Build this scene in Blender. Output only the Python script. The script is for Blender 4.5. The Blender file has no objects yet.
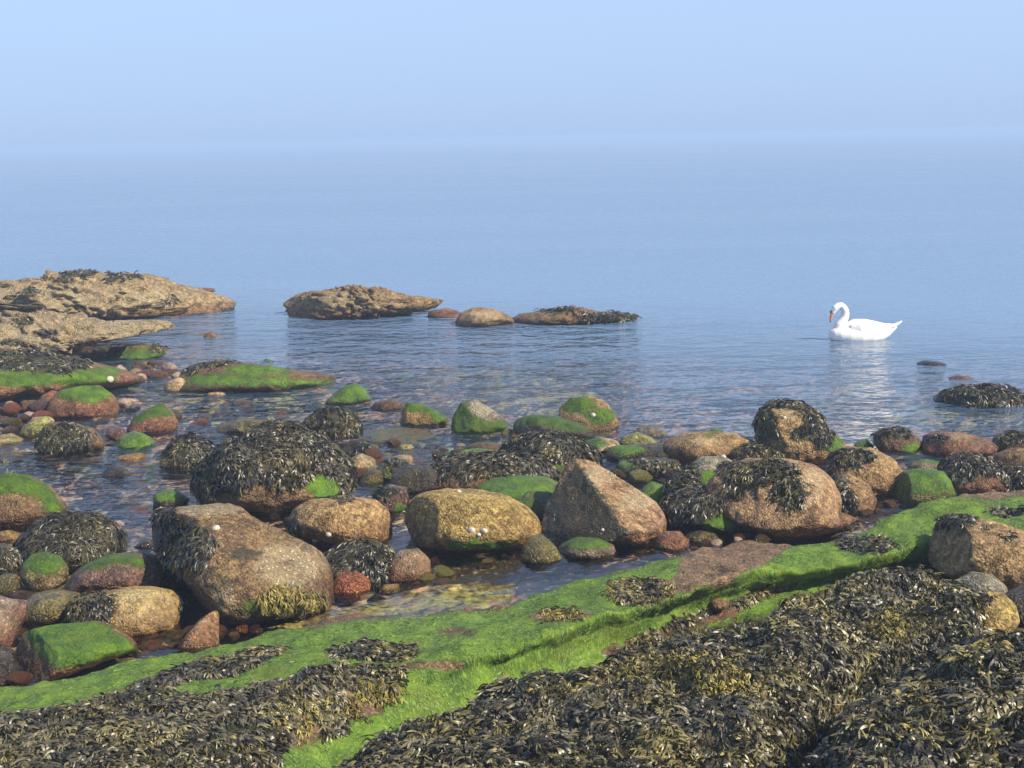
import bpy, bmesh, math, random
import numpy as np
from mathutils import Vector, Matrix

sc = bpy.context.scene
COL = sc.collection
# ------------------------------------------------------------------ camera
W_, H_, F_ = 1024, 768, 1500.0
CAMH = 3.0
HORIZ = 138.0
PITCH = math.atan((384 - HORIZ) / F_)
ROLL = math.radians(1.1)
cam_d = bpy.data.cameras.new('camera')
cam_d.sensor_width = 36.0
cam_d.lens = F_ * 36.0 / W_
cam_d.clip_start = 0.1
cam_d.clip_end = 12000
cam = bpy.data.objects.new('camera', cam_d)
COL.objects.link(cam)
ROT = Matrix.Rotation(math.pi / 2 - PITCH, 3, 'X') @ Matrix.Rotation(-ROLL, 3, 'Z')
cam.matrix_world = Matrix.Translation((0, 0, CAMH)) @ ROT.to_4x4()
sc.camera = cam
RN = np.array(ROT)

# ------------------------------------------------------------------ light and sky
SUN_EL, SUN_AZ = math.radians(42), math.radians(114)      # azimuth clockwise from +Y (view direction)
sdir = Vector((math.cos(SUN_EL) * math.sin(SUN_AZ), math.cos(SUN_EL) * math.cos(SUN_AZ), math.sin(SUN_EL)))
world = bpy.data.worlds.new('World')
sc.world = world
world.use_nodes = True
wn = world.node_tree
wn.nodes.clear()
sky = wn.nodes.new('ShaderNodeTexSky')
sky.sky_type = 'NISHITA'
sky.sun_disc = False
sky.sun_elevation = SUN_EL
sky.sun_rotation = SUN_AZ
sky.altitude = 0
sky.air_density = 1.0
sky.dust_density = 0.6
sky.ozone_density = 3.0
tint = wn.nodes.new('ShaderNodeMixRGB')
tint.blend_type = 'MULTIPLY'
tint.inputs[0].default_value = 1.0
tint.inputs[2].default_value = (0.55, 0.78, 1.15, 1)
bg = wn.nodes.new('ShaderNodeBackground')
bg.inputs[1].default_value = 0.10
wo = wn.nodes.new('ShaderNodeOutputWorld')
wn.links.new(sky.outputs[0], tint.inputs[1])
mist = wn.nodes.new('ShaderNodeMixRGB')      # thin morning mist evens the sky out
tcw = wn.nodes.new('ShaderNodeTexCoord'); sz = wn.nodes.new('ShaderNodeSeparateXYZ'); mr = wn.nodes.new('ShaderNodeMapRange')
wn.links.new(tcw.outputs['Generated'], sz.inputs[0]); wn.links.new(sz.outputs[2], mr.inputs[0])
mr.inputs[1].default_value = 0.0; mr.inputs[2].default_value = 0.75; mr.inputs[3].default_value = 0.88; mr.inputs[4].default_value = 0.42
wn.links.new(mr.outputs[0], mist.inputs[0])
mc = wn.nodes.new('ShaderNodeMixRGB'); mr2 = wn.nodes.new('ShaderNodeMapRange')
wn.links.new(sz.outputs[2], mr2.inputs[0]); mr2.inputs[1].default_value = 0.0; mr2.inputs[2].default_value = 0.10
mc.inputs[1].default_value = (2.22, 3.05, 4.55, 1); mc.inputs[2].default_value = (2.80, 3.52, 4.85, 1)
wn.links.new(mr2.outputs[0], mc.inputs[0]); wn.links.new(mc.outputs[0], mist.inputs[2])
wn.links.new(tint.outputs[0], mist.inputs[1])
wn.links.new(mist.outputs[0], bg.inputs[0])
wn.links.new(bg.outputs[0], wo.inputs[0])
sun_d = bpy.data.lights.new('sun', 'SUN')
sun_d.energy = 5.0
sun_d.angle = math.radians(0.6)
sun_d.color = (1.0, 0.885, 0.69)
sun = bpy.data.objects.new('sun', sun_d)
COL.objects.link(sun)
sun.rotation_euler = sdir.to_track_quat('Z', 'Y').to_euler()
sc.view_settings.view_transform = 'Standard'
sc.view_settings.look = 'None'
sc.view_settings.exposure = 0.95
sc.view_settings.gamma = 1
sc.cycles.max_bounces = 8
sc.cycles.transparent_max_bounces = 8
sc.cycles.volume_bounces = 1

# ------------------------------------------------------------------ helpers
rng = np.random.default_rng(7)

def rays(px, py):
    px = np.asarray(px, float); py = np.asarray(py, float)
    d = np.stack([(px - 512) / F_, (384 - py) / F_, -np.ones_like(px)], -1)
    return d @ RN.T

def at(px, py, z=0.0):
    """point of the plane at height z seen at a pixel"""
    d = rays(px, py)
    t = (np.asarray(z, float) - CAMH) / d[..., 2]
    return d * t[..., None] + np.array([0, 0, CAMH])

def project(P):
    q = (P - np.array([0, 0, CAMH])) @ RN
    return 512 + F_ * q[..., 0] / -q[..., 2], 384 - F_ * q[..., 1] / -q[..., 2]

_perm = np.random.default_rng(3).permutation(256)
_perm = np.concatenate([_perm, _perm, _perm])
_grad = np.random.default_rng(4).normal(size=(256, 3))
_grad /= np.linalg.norm(_grad, axis=1)[:, None]

def pnoise(P):
    P = np.asarray(P, float)
    i = np.floor(P).astype(int); f = P - i; i &= 255
    u = f * f * f * (f * (f * 6 - 15) + 10)
    out = 0
    for a in (0, 1):
        for b in (0, 1):
            for c in (0, 1):
                h = _perm[_perm[_perm[(i[..., 0] + a) & 255] + ((i[..., 1] + b) & 255)] + ((i[..., 2] + c) & 255)]
                g = _grad[h]
                dd = f - np.array([a, b, c])
                w = (u[..., 0] if a else 1 - u[..., 0]) * (u[..., 1] if b else 1 - u[..., 1]) * (u[..., 2] if c else 1 - u[..., 2])
                out = out + w * (g * dd).sum(-1)
    return out * 1.6

def fbm(P, o=4, gain=0.5):
    s = 0; a = 1
    for k in range(o):
        s = s + a * pnoise(np.asarray(P) * 2 ** k + 17.3 * k); a *= gain
    return s

def mkmesh(name, V, Fc, mat, smooth=True, attrs=None, parent=None, uniform=4):
    me = bpy.data.meshes.new(name)
    V = np.asarray(V, np.float32); Fc = np.asarray(Fc, np.int32)
    k = Fc.shape[1]
    me.vertices.add(len(V)); me.vertices.foreach_set('co', V.ravel())
    me.loops.add(Fc.size); me.loops.foreach_set('vertex_index', Fc.ravel())
    me.polygons.add(len(Fc))
    me.polygons.foreach_set('loop_start', np.arange(len(Fc), dtype=np.int32) * k)
    me.polygons.foreach_set('use_smooth', np.full(len(Fc), smooth))
    me.update(calc_edges=True)
    if attrs is not None:
        for an, arr in attrs.items():
            a = me.attributes.new(an, 'FLOAT_COLOR', 'POINT')
            c = np.ones((len(V), 4), np.float32); c[:, :arr.shape[1]] = arr
            a.data.foreach_set('color', c.ravel())
    me.materials.append(mat)
    me.validate()
    o = bpy.data.objects.new(name, me)
    COL.objects.link(o)
    if parent: o.parent = parent
    return o

def tag(o, label=None, cat=None, group=None, kind=None):
    if label: o['label'] = label
    if cat: o['category'] = cat
    if group: o['group'] = group
    if kind: o['kind'] = kind
    return o

def empty(name, loc):
    o = bpy.data.objects.new(name, None)
    o.empty_display_size = 0.1
    COL.objects.link(o); o.location = loc
    return o

# ------------------------------------------------------------------ materials
class NT:
    def __init__(s, name):
        s.m = bpy.data.materials.new(name); s.m.use_nodes = True
        s.t = s.m.node_tree; s.t.nodes.clear()
        s.out = s.t.nodes.new('ShaderNodeOutputMaterial')
    def n(s, typ, **kw):
        nd = s.t.nodes.new('ShaderNode' + typ)
        for k, v in kw.items():
            if k.startswith('i_'):
                nd.inputs[int(k[2:]) if k[2:].isdigit() else k[2:]].default_value = v
            else: setattr(nd, k, v)
        return nd
    def l(s, a, b): s.t.links.new(a, b)
    def val(s, sock, x):
        if isinstance(x, bpy.types.NodeSocket): s.l(x, sock)
        else: sock.default_value = x
    def math(s, op, a, b=0.0, clamp=False):
        nd = s.n('Math', operation=op, use_clamp=clamp)
        s.val(nd.inputs[0], a); s.val(nd.inputs[1], b)
        return nd.outputs[0]
    def mix(s, f, a, b, mode='MIX'):
        nd = s.n('MixRGB', blend_type=mode)
        s.val(nd.inputs[0], f)
        for k, x in ((1, a), (2, b)):
            if isinstance(x, tuple) and len(x) == 3: x = x + (1,)
            s.val(nd.inputs[k], x)
        return nd.outputs[0]
    def step(s, x, lo, hi):
        nd = s.n('MapRange', interpolation_type='SMOOTHSTEP')
        s.val(nd.inputs[0], x); nd.inputs[1].default_value = lo; nd.inputs[2].default_value = hi
        return nd.outputs[0]
    def noise(s, vec, scale, detail=4, rough=0.55, dist=0.0):
        nd = s.n('TexNoise'); s.l(vec, nd.inputs['Vector'])
        nd.inputs['Scale'].default_value = scale; nd.inputs['Detail'].default_value = detail
        nd.inputs['Roughness'].default_value = rough; nd.inputs['Distortion'].default_value = dist
        return nd.outputs[0]
    def voro(s, vec, scale, feature='F1'):
        nd = s.n('TexVoronoi', feature=feature); s.l(vec, nd.inputs['Vector']); nd.inputs['Scale'].default_value = scale
        return nd

ALG = ((0.022, 0.065, 0.006), (0.080, 0.165, 0.005), (0.15, 0.225, 0.016))

DK = 1.12
def rock_mat(name, c1, c2, c3, scale=1.0, wet=True, hair=False, bare=(0.16, 0.11, 0.06), alg=ALG, rough=0.75, bump=1.0, wz_=2.1, algk=1.0):
    t = NT(name)
    tc = t.n('TexCoord').outputs['Object']
    info = t.n('ObjectInfo').outputs['Random']
    off = t.n('VectorMath', operation='ADD'); t.l(tc, off.inputs[0])
    cmb = t.n('CombineXYZ'); r = t.math('MULTIPLY', info, 37.0); t.l(r, cmb.inputs[0]); t.l(r, cmb.inputs[1])
    t.l(cmb.outputs[0], off.inputs[1]); v = off.outputs[0]
    big = t.noise(v, 3.2 * scale, 5, 0.6, 0.4)
    mid = t.noise(v, 14 * scale, 5, 0.65)
    fine = t.noise(v, 75 * scale, 3, 0.7)
    gran = t.voro(v, 62 * scale)
    base = t.mix(t.step(big, 0.40, 0.62), c1, c2)
    base = t.mix(t.step(mid, 0.50, 0.68), base, c3)
    g = t.n('SeparateColor'); t.l(gran.outputs['Color'], g.inputs[0])
    base = t.mix(t.math('MULTIPLY', t.step(g.outputs[0], 0.55, 0.9), 0.42), base, tuple(min(1, x * 2.0 + .05) for x in c2))
    base = t.mix(t.math('MULTIPLY', t.step(g.outputs[1], 0.6, 0.95), 0.6), base, tuple(x * 0.3 for x in c1))
    base = t.mix(t.math('MULTIPLY', t.step(fine, 0.35, 0.6), 0.45), t.mix(0.55, base, (0.01, 0.01, 0.006)), base)
    stn = t.noise(v, 6.5 * scale, 6, 0.7, 0.8)
    base = t.mix(t.math('MULTIPLY', t.step(stn, 0.49, 0.60), 0.74), base, t.mix(1.0, base, (0.34, 0.30, 0.20), 'MULTIPLY'))
    lic = t.noise(v, 19 * scale, 4, 0.7, 0.3)
    base = t.mix(t.math('MULTIPLY', t.step(lic, 0.54, 0.66), 0.45), base, (min(1, c2[0] * 1.35), c2[1] * 1.45, c2[2] * 1.25))
    base = t.mix(1.0, base, (DK * 1.08, DK * 1.0, DK * .93), 'MULTIPLY')
    vd = t.n('VectorMath', operation='ADD'); t.l(v, vd.inputs[0])
    nv = t.n('TexNoise'); t.l(v, nv.inputs['Vector']); nv.inputs['Scale'].default_value = 4.0; t.l(nv.outputs['Color'], vd.inputs[1])
    ck = t.voro(vd.outputs[0], 1.15, 'DISTANCE_TO_EDGE')
    crack = t.math('MULTIPLY', t.math('SUBTRACT', 1.0, t.step(ck.outputs['Distance'], 0.0, 0.011)), t.step(big, .48, .58))
    base = t.mix(t.math('MULTIPLY', crack, .5), base, (0.03, 0.022, 0.014))
    rv = t.math('FRACT', t.math('MULTIPLY', info, 13.7))
    base = t.mix(t.math('MULTIPLY', rv, .55), base, t.mix(1.0, base, (0.66, 0.66, 0.72), 'MULTIPLY'))
    # masks
    at_ = t.n('Attribute', attribute_name='cov'); sp = t.n('SeparateColor'); t.l(at_.outputs['Color'], sp.inputs[0])
    R, G, B = sp.outputs
    nz = t.math('SUBTRACT', t.math('ADD', t.math('ADD', t.math('MULTIPLY', mid, 1.5), t.math('MULTIPLY', big, 1.3)), t.math('MULTIPLY', fine, .5)), 1.65)
    # barnacles and pale lichen
    ba = t.voro(v, 45); bb = t.math('MULTIPLY', t.step(G, .05, .5), t.step(t.math('ADD', G, nz), 0.45, 1.0))
    bs = t.n('SeparateColor'); t.l(ba.outputs['Color'], bs.inputs[0])
    dot = t.math('MULTIPLY', t.math('LESS_THAN', ba.outputs['Distance'], 0.34), t.math('GREATER_THAN', bs.outputs[0], 0.62))
    dots = t.math('MULTIPLY', dot, bb)
    base = t.mix(t.math('MULTIPLY', bb, 0.30), base, (0.40, 0.34, 0.20))
    base = t.mix(t.math('MULTIPLY', dots, .8), base, (0.50, 0.46, 0.37))
    # wet band near the water
    geo = t.n('NewGeometry'); px = t.n('SeparateXYZ'); t.l(geo.outputs['Position'], px.inputs[0])
    if wet:
        wz = t.math('ADD', px.outputs[2], t.math('MULTIPLY', nz, -0.22))
        wm = t.math('SUBTRACT', 1.0, t.step(wz, 0.015 * wz_, 0.115 * wz_))
        base = t.mix(t.math('MULTIPLY', wm, 0.68), base, t.mix(1.0, base, (0.36, 0.20, 0.125), 'MULTIPLY'))
    # green algae
    Fm = t.step(t.math('ADD', R, t.math('MULTIPLY', nz, 0.9)), 0.08, 0.50)
    base = t.mix(t.math('MULTIPLY', Fm, 0.62), base, (0.065, 0.072, 0.012))
    A = t.step(t.math('ADD', R, t.math('MULTIPLY', nz, 0.95)), 0.42, 0.72)
    stv = t.n('Mapping'); t.l(tc, stv.inputs[0]); stv.inputs['Scale'].default_value = (1, 1, 0.28)
    strand = t.noise(stv.outputs[0], 70, 4, 0.7, 0.6)
    patch = t.noise(v, 6, 4, 0.6)
    ac = t.mix(t.step(patch, 0.35, 0.65), alg[0], alg[1])
    ac = t.mix(t.step(strand, 0.44, 0.72), ac, alg[2])
    ac = t.mix(t.math('MULTIPLY', t.step(mid, 0.52, 0.68), 0.6), ac, alg[0])
    ac = t.mix(t.math('MULTIPLY', t.step(t.noise(v, 2.3, 5, .65), 0.52, 0.66), 0.45), ac, (0.085, 0.095, 0.016))
    tone = t.math('ADD', 0.55, t.math('MULTIPLY', t.math('FRACT', t.math('MULTIPLY', info, 7.31)), 0.5))
    if hair: tone = 1.0
    ac = t.mix(1.0, ac, t.mix(tone, (0, 0, 0), (1, 1, 1)), 'MULTIPLY')
    base = t.mix(A, base, ac)
    # weed holdfast ground, plus painted shade and dark patches from the dark masks
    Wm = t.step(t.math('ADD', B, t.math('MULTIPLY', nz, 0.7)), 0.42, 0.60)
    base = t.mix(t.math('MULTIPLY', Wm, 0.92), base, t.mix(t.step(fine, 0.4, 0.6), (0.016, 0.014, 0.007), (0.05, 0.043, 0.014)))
    p = t.n('BsdfPrincipled')
    t.l(base, p.inputs['Base Color'])
    rr = t.math('SUBTRACT', rough, t.math('MULTIPLY', Wm, 0.25))
    if wet: rr = t.math('SUBTRACT', rr, t.math('MULTIPLY', wm, 0.40))
    rr = t.math('ADD', rr, t.math('MULTIPLY', A, 0.12))
    t.l(rr, p.inputs['Roughness'])
    p.inputs['Specular IOR Level'].default_value = 0.28
    # bump
    hgt = t.math('ADD', t.math('MULTIPLY', mid, 0.9), t.math('MULTIPLY', fine, 0.35))
    hgt = t.math('ADD', hgt, t.math('MULTIPLY', dots, 0.35))
    hgt = t.math('SUBTRACT', hgt, t.math('MULTIPLY', crack, .5))
    hgt = t.mix(A, hgt, t.math('ADD', t.math('MULTIPLY', strand, 0.75), t.math('MULTIPLY', mid, 0.5)))
    bp = t.n('Bump'); bp.inputs['Strength'].default_value = 0.9 * bump; bp.inputs['Distance'].default_value = 0.032
    hgt = t.math('ADD', hgt, t.math('MULTIPLY', t.math('MULTIPLY', gran.outputs['Distance'], -.35), t.math('SUBTRACT', 1.0, A))); t.l(hgt, bp.inputs['Height']); t.l(bp.outputs[0], p.inputs['Normal'])
    t.l(p.outputs[0], t.out.inputs[0])
    return t.m

M = {}
def mats():
    def a(k, *c, **kw): M[k] = rock_mat('rock_' + k, *c, **kw)
    a('tan', (0.27, 0.18, 0.075), (0.38, 0.26, 0.11), (0.20, 0.12, 0.05))
    a('yellow', (0.34, 0.24, 0.07), (0.42, 0.32, 0.10), (0.24, 0.17, 0.06))
    a('pink', (0.27, 0.165, 0.09), (0.36, 0.245, 0.125), (0.19, 0.105, 0.06))
    a('brown', (0.15, 0.095, 0.045), (0.25, 0.165, 0.07), (0.10, 0.062, 0.035))
    a('redbrown', (0.22, 0.095, 0.045), (0.30, 0.17, 0.08), (0.13, 0.06, 0.03))
    a('purple', (0.13, 0.075, 0.06), (0.19, 0.11, 0.08), (0.09, 0.06, 0.05), rough=0.5)
    a('orange', (0.34, 0.12, 0.05), (0.42, 0.17, 0.075), (0.27, 0.09, 0.045), rough=0.55)
    a('grey', (0.20, 0.19, 0.15), (0.28, 0.27, 0.21), (0.13, 0.13, 0.10))
    a('dark', (0.035, 0.03, 0.022), (0.07, 0.055, 0.035), (0.025, 0.02, 0.015), rough=0.5)
    a('olive', (0.13, 0.12, 0.035), (0.20, 0.18, 0.05), (0.09, 0.08, 0.03), rough=0.55)
    a('white', (0.60, 0.54, 0.44), (0.68, 0.63, 0.54), (0.48, 0.42, 0.34), rough=0.6, bump=0.4)
    a('cream', (0.50, 0.40, 0.22), (0.56, 0.48, 0.28), (0.38, 0.28, 0.14), rough=0.6, bump=0.5)
    a('lime', (0.35, 0.42, 0.08), (0.45, 0.50, 0.16), (0.24, 0.30, 0.06), rough=0.55)
    a('strata', (0.35, 0.25, 0.125), (0.48, 0.37, 0.20), (0.22, 0.13, 0.08), scale=0.7, bump=2.2, wz_=2.2)
    a('skerry', (0.27, 0.165, 0.08), (0.38, 0.27, 0.12), (0.18, 0.095, 0.06), scale=0.7, bump=2.2, wz_=2.2)
    a('pool', (0.42, 0.27, 0.15), (0.34, 0.33, 0.06), (0.36, 0.19, 0.12), scale=.5, wet=False, bump=.4)
    a('ledge', (0.17, 0.115, 0.06), (0.23, 0.15, 0.085), (0.12, 0.08, 0.045), hair=True, alg=((.032, .078, .010), (.105, .195, .012), (.20, .27, .04)))
mats()

def frond_mat(name, dark, mid, tip, rough=0.32):
    t = NT(name)
    a = t.n('Attribute', attribute_name='fr'); s = t.n('SeparateColor'); t.l(a.outputs['Color'], s.inputs[0])
    col = t.mix(t.step(s.outputs[0], 0.2, 0.85), dark, mid)
    col = t.mix(t.math('MULTIPLY', t.step(s.outputs[1], 0.55, 1.0), t.step(s.outputs[0], 0.45, 0.9)), col, tip)
    col = t.mix(t.math('MULTIPLY', s.outputs[2], .6), col, t.mix(s.outputs[0], (.018, .016, .012), (.11, .10, .072)))
    p = t.n('BsdfPrincipled'); t.l(col, p.inputs['Base Color'])
    p.inputs['Roughness'].default_value = rough
    p.inputs['Specular IOR Level'].default_value = 0.45
    t.l(p.outputs[0], t.out.inputs[0])
    return t.m
M['wrack'] = frond_mat('wet_wrack', (0.020, 0.017, 0.007), (0.115, 0.096, 0.030), (0.27, 0.235, 0.075), 0.42)
M['wrack_dark'] = frond_mat('dark_wrack', (0.010, 0.008, 0.004), (0.060, 0.048, 0.015), (0.17, 0.14, 0.035), 0.42)
M['wrack_olive'] = frond_mat('olive_wrack', (0.05, 0.042, 0.010), (0.17, 0.135, 0.022), (0.30, 0.25, 0.05), 0.55)
M['hair'] = frond_mat('green_hair', (0.036, 0.085, 0.010), (0.118, 0.205, 0.014), (0.25, 0.31, 0.07), 0.5)

# ------------------------------------------------------------------ masks in the plan of the photograph
def inside(mask, px, py, jit=0.0, seed=0, soft=0):
    """0..1 how far inside any of the shapes: ('e',cx,cy,rx,ry) or a polygon"""
    px = np.asarray(px); py = np.asarray(py)
    if jit:
        P = np.stack([px / (jit * 5), py / (jit * 3), np.full_like(px, seed * 3.7)], -1)
        px = px + fbm(P, 3) * jit; py = py + fbm(P + 50, 3) * jit * 0.6
    if soft:
        acc = 0; rs = np.random.default_rng(1)
        for k in range(14):
            a_ = k * 2.39996; r_ = soft * math.sqrt((k + .5) / 14)
            acc = acc + inside(mask, px + r_ * math.cos(a_), py + r_ * .7 * math.sin(a_))
        return acc / 14
    out = np.zeros(px.shape)
    for s in mask:
        if s[0] == 'e':
            d = np.sqrt(((px - s[1]) / s[3]) ** 2 + ((py - s[2]) / s[4]) ** 2)
            out = np.maximum(out, np.clip((1.25 - d) / 0.5, 0, 1))
        else:
            ins = np.zeros(px.shape, bool)
            n = len(s)
            for i in range(n):
                x1, y1 = s[i]; x2, y2 = s[(i + 1) % n]
                if y1 == y2: continue
                c = ((y1 > py) != (y2 > py)) & (px < (x2 - x1) * (py - y1) / (y2 - y1) + x1)
                ins ^= c
            out = np.maximum(out, ins * 1.0)
    return out

# ------------------------------------------------------------------ fronds
def fronds(name, Vw, Fc, mask, *a_, excl=None, **k_):
    global _EX; _EX = excl
    return fronds_(name, Vw, Fc, mask, *a_, **k_)
def fronds_(name, Vw, Fc, mask, dens, L, Wd, mat, parent, origin, seed=1, lift=0.35, hang=1.0, clump=0.0, clumpscale=9.0, fork=True, jit=5.0, upward=False, spread=0.45):
    """strap-like weed: forked blades rooted on the surface Vw/Fc where the mask is"""
    r = np.random.default_rng(seed)
    T = Fc if Fc.shape[1] == 3 else np.concatenate([Fc[:, :3], Fc[:, [0, 2, 3]]])
    A, B, C = Vw[T[:, 0]], Vw[T[:, 1]], Vw[T[:, 2]]
    cr = np.cross(B - A, C - A); ar = np.linalg.norm(cr, axis=1) / 2
    cen = (A + B + C) / 3
    cx, cy = project(cen)
    m = inside(mask, cx, cy, jit, seed) if mask is not None else np.ones(len(cx))
    ok = (m > 0.5) & (cen[:, 2] > -0.06) & (cy < 850) & (cx > -330) & (cx < 1330)
    if _EX: ok &= inside(_EX, cx, cy, 9, seed + 2) < .5
    w = ar * ok
    N = int(w.sum() * dens)
    if N < 5: return None
    idx = r.choice(len(T), N, p=w / w.sum())
    u = r.random((N, 2)); fl = u.sum(1) > 1; u[fl] = 1 - u[fl]
    P = A[idx] + (B[idx] - A[idx]) * u[:, :1] + (C[idx] - A[idx]) * u[:, 1:]
    if clump > 0:
        cn = fbm(P * clumpscale + seed, 3)
        k = cn > -0.45 + clump * 0.7
        P = P[k]; idx = idx[k]; N = len(P)
    n = cr[idx] / (2 * ar[idx][:, None] + 1e-12)
    down = np.array([0, -0.25, -1.0]) * hang
    rd = r.normal(size=(N, 3)) * 0.45
    big = np.stack([fbm(P * 3.1 + 9 + k * 31 + seed, 2) for k in range(3)], -1) * 1.3
    D = down + rd + big
    if upward: D = n + rd * 0.6
    D -= n * (D * n).sum(1)[:, None] * (0 if upward else 1)
    D /= np.linalg.norm(D, axis=1)[:, None] + 1e-9
    S = np.cross(n, D); S /= np.linalg.norm(S, axis=1)[:, None] + 1e-9
    tw = r.normal(0, 0.7, N)
    Lr = L * r.uniform(0.4, 1.45, N); Wr = Wd * r.uniform(0.6, 1.4, N)
    lf = lift * r.uniform(0.3, 1.5, N)
    curv = r.normal(0, 0.35, N)
    st = [(0.0, 0, .45), (.25, 0, .8), (.5, 0, 1.0)] + [(.68, b, .8) for b in (-1, 1)] + [(.85, b, .85) for b in (-1, 1)] + [(1.0, b, .35) for b in (-1, 1)]
    if not fork: st = [(0.0, 0, .8), (.35, 0, 1.0), (.7, 0, .8), (1.0, 0, .25)]
    V = np.zeros((N, len(st) * 2, 3)); at_ = np.zeros((N, len(st) * 2, 3))
    tone = np.clip(r.normal(0.5, 0.25, N) + fbm(P * 4 + 3, 3) * 0.5, 0, 1)
    hue = np.clip(.45 + fbm(P * 1.9 + 33, 3) * 1.3 + r.normal(0, .2, N), 0, 1)
    for q, (tt, b, wd) in enumerate(st):
        h = lf * (1.9 * tt - 1.6 * tt * tt)
        c = P + D * (Lr * tt)[:, None] + n * (Lr * h)[:, None] + S * (Lr * (curv * tt * tt + b * spread * (tt - .5)))[:, None]
        c[:, 2] -= Lr * 0.12 * tt * tt * (0 if upward else 1)
        ang = tw * (0.4 + tt)
        sv = S * np.cos(ang)[:, None] + n * np.sin(ang)[:, None]
        V[:, 2 * q] = c - sv * (Wr * wd * .5)[:, None]
        V[:, 2 * q + 1] = c + sv * (Wr * wd * .5)[:, None]
        at_[:, 2 * q:2 * q + 2, 0] = tone[:, None]; at_[:, 2 * q:2 * q + 2, 1] = tt; at_[:, 2 * q:2 * q + 2, 2] = 0 if ('algae' in name or 'olive' in name or 'turf' in name) else hue[:, None]
    if fork: segs = [(0, 1), (1, 2), (2, 3), (2, 4), (3, 5), (4, 6), (5, 7), (6, 8)]
    else: segs = [(0, 1), (1, 2), (2, 3)]
    f = np.array([(2 * a, 2 * a + 1, 2 * b + 1, 2 * b) for a, b in segs])
    Fq = (f[None] + (np.arange(N) * len(st) * 2)[:, None, None]).reshape(-1, 4)
    o = mkmesh(name, V.reshape(-1, 3) - np.array(origin), Fq, mat, True, {'fr': at_.reshape(-1, 3)}, parent)
    return o

# ------------------------------------------------------------------ rocks
_ico = {}
def ico(n):
    if n not in _ico:
        bm = bmesh.new(); bmesh.ops.create_icosphere(bm, subdivisions=n, radius=1)
        _ico[n] = (np.array([v.co[:] for v in bm.verts]), np.array([[v.index for v in f.verts] for f in bm.faces])); bm.free()
    return _ico[n]

def radial(pts, cx, cy, n=180):
    """radius of a closed outline for each direction, lightly smoothed"""
    P = np.array(pts, float) - (cx, cy); P[:, 1] *= -1
    R = np.zeros(n); a = np.arange(n) / n * 2 * np.pi
    for i in range(len(P)):
        p, q = P[i], P[(i + 1) % len(P)]
        e = q - p
        for k, th in enumerate(a):
            d = (math.cos(th), math.sin(th))
            den = d[0] * e[1] - d[1] * e[0]
            if abs(den) < 1e-9: continue
            t_ = (p[0] * e[1] - p[1] * e[0]) / den
            s_ = (p[0] * d[1] - p[1] * d[0]) / den
            if t_ > 0 and -1e-6 <= s_ <= 1 + 1e-6: R[k] = max(R[k], t_)
    R[R == 0] = R[R > 0].mean()
    # smooth in cartesian space
    X = R * np.cos(a); Y = R * np.sin(a)
    for _ in range(3):
        X = (np.roll(X, 1) + 2 * X + np.roll(X, -1)) / 4; Y = (np.roll(Y, 1) + 2 * Y + np.roll(Y, -1)) / 4
    aa = np.unwrap(np.arctan2(Y, X)); RR = np.hypot(X, Y)
    o = np.argsort(aa % (2 * np.pi))
    return a, np.interp(a, (aa % (2 * np.pi))[o], RR[o], period=2 * np.pi)

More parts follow.
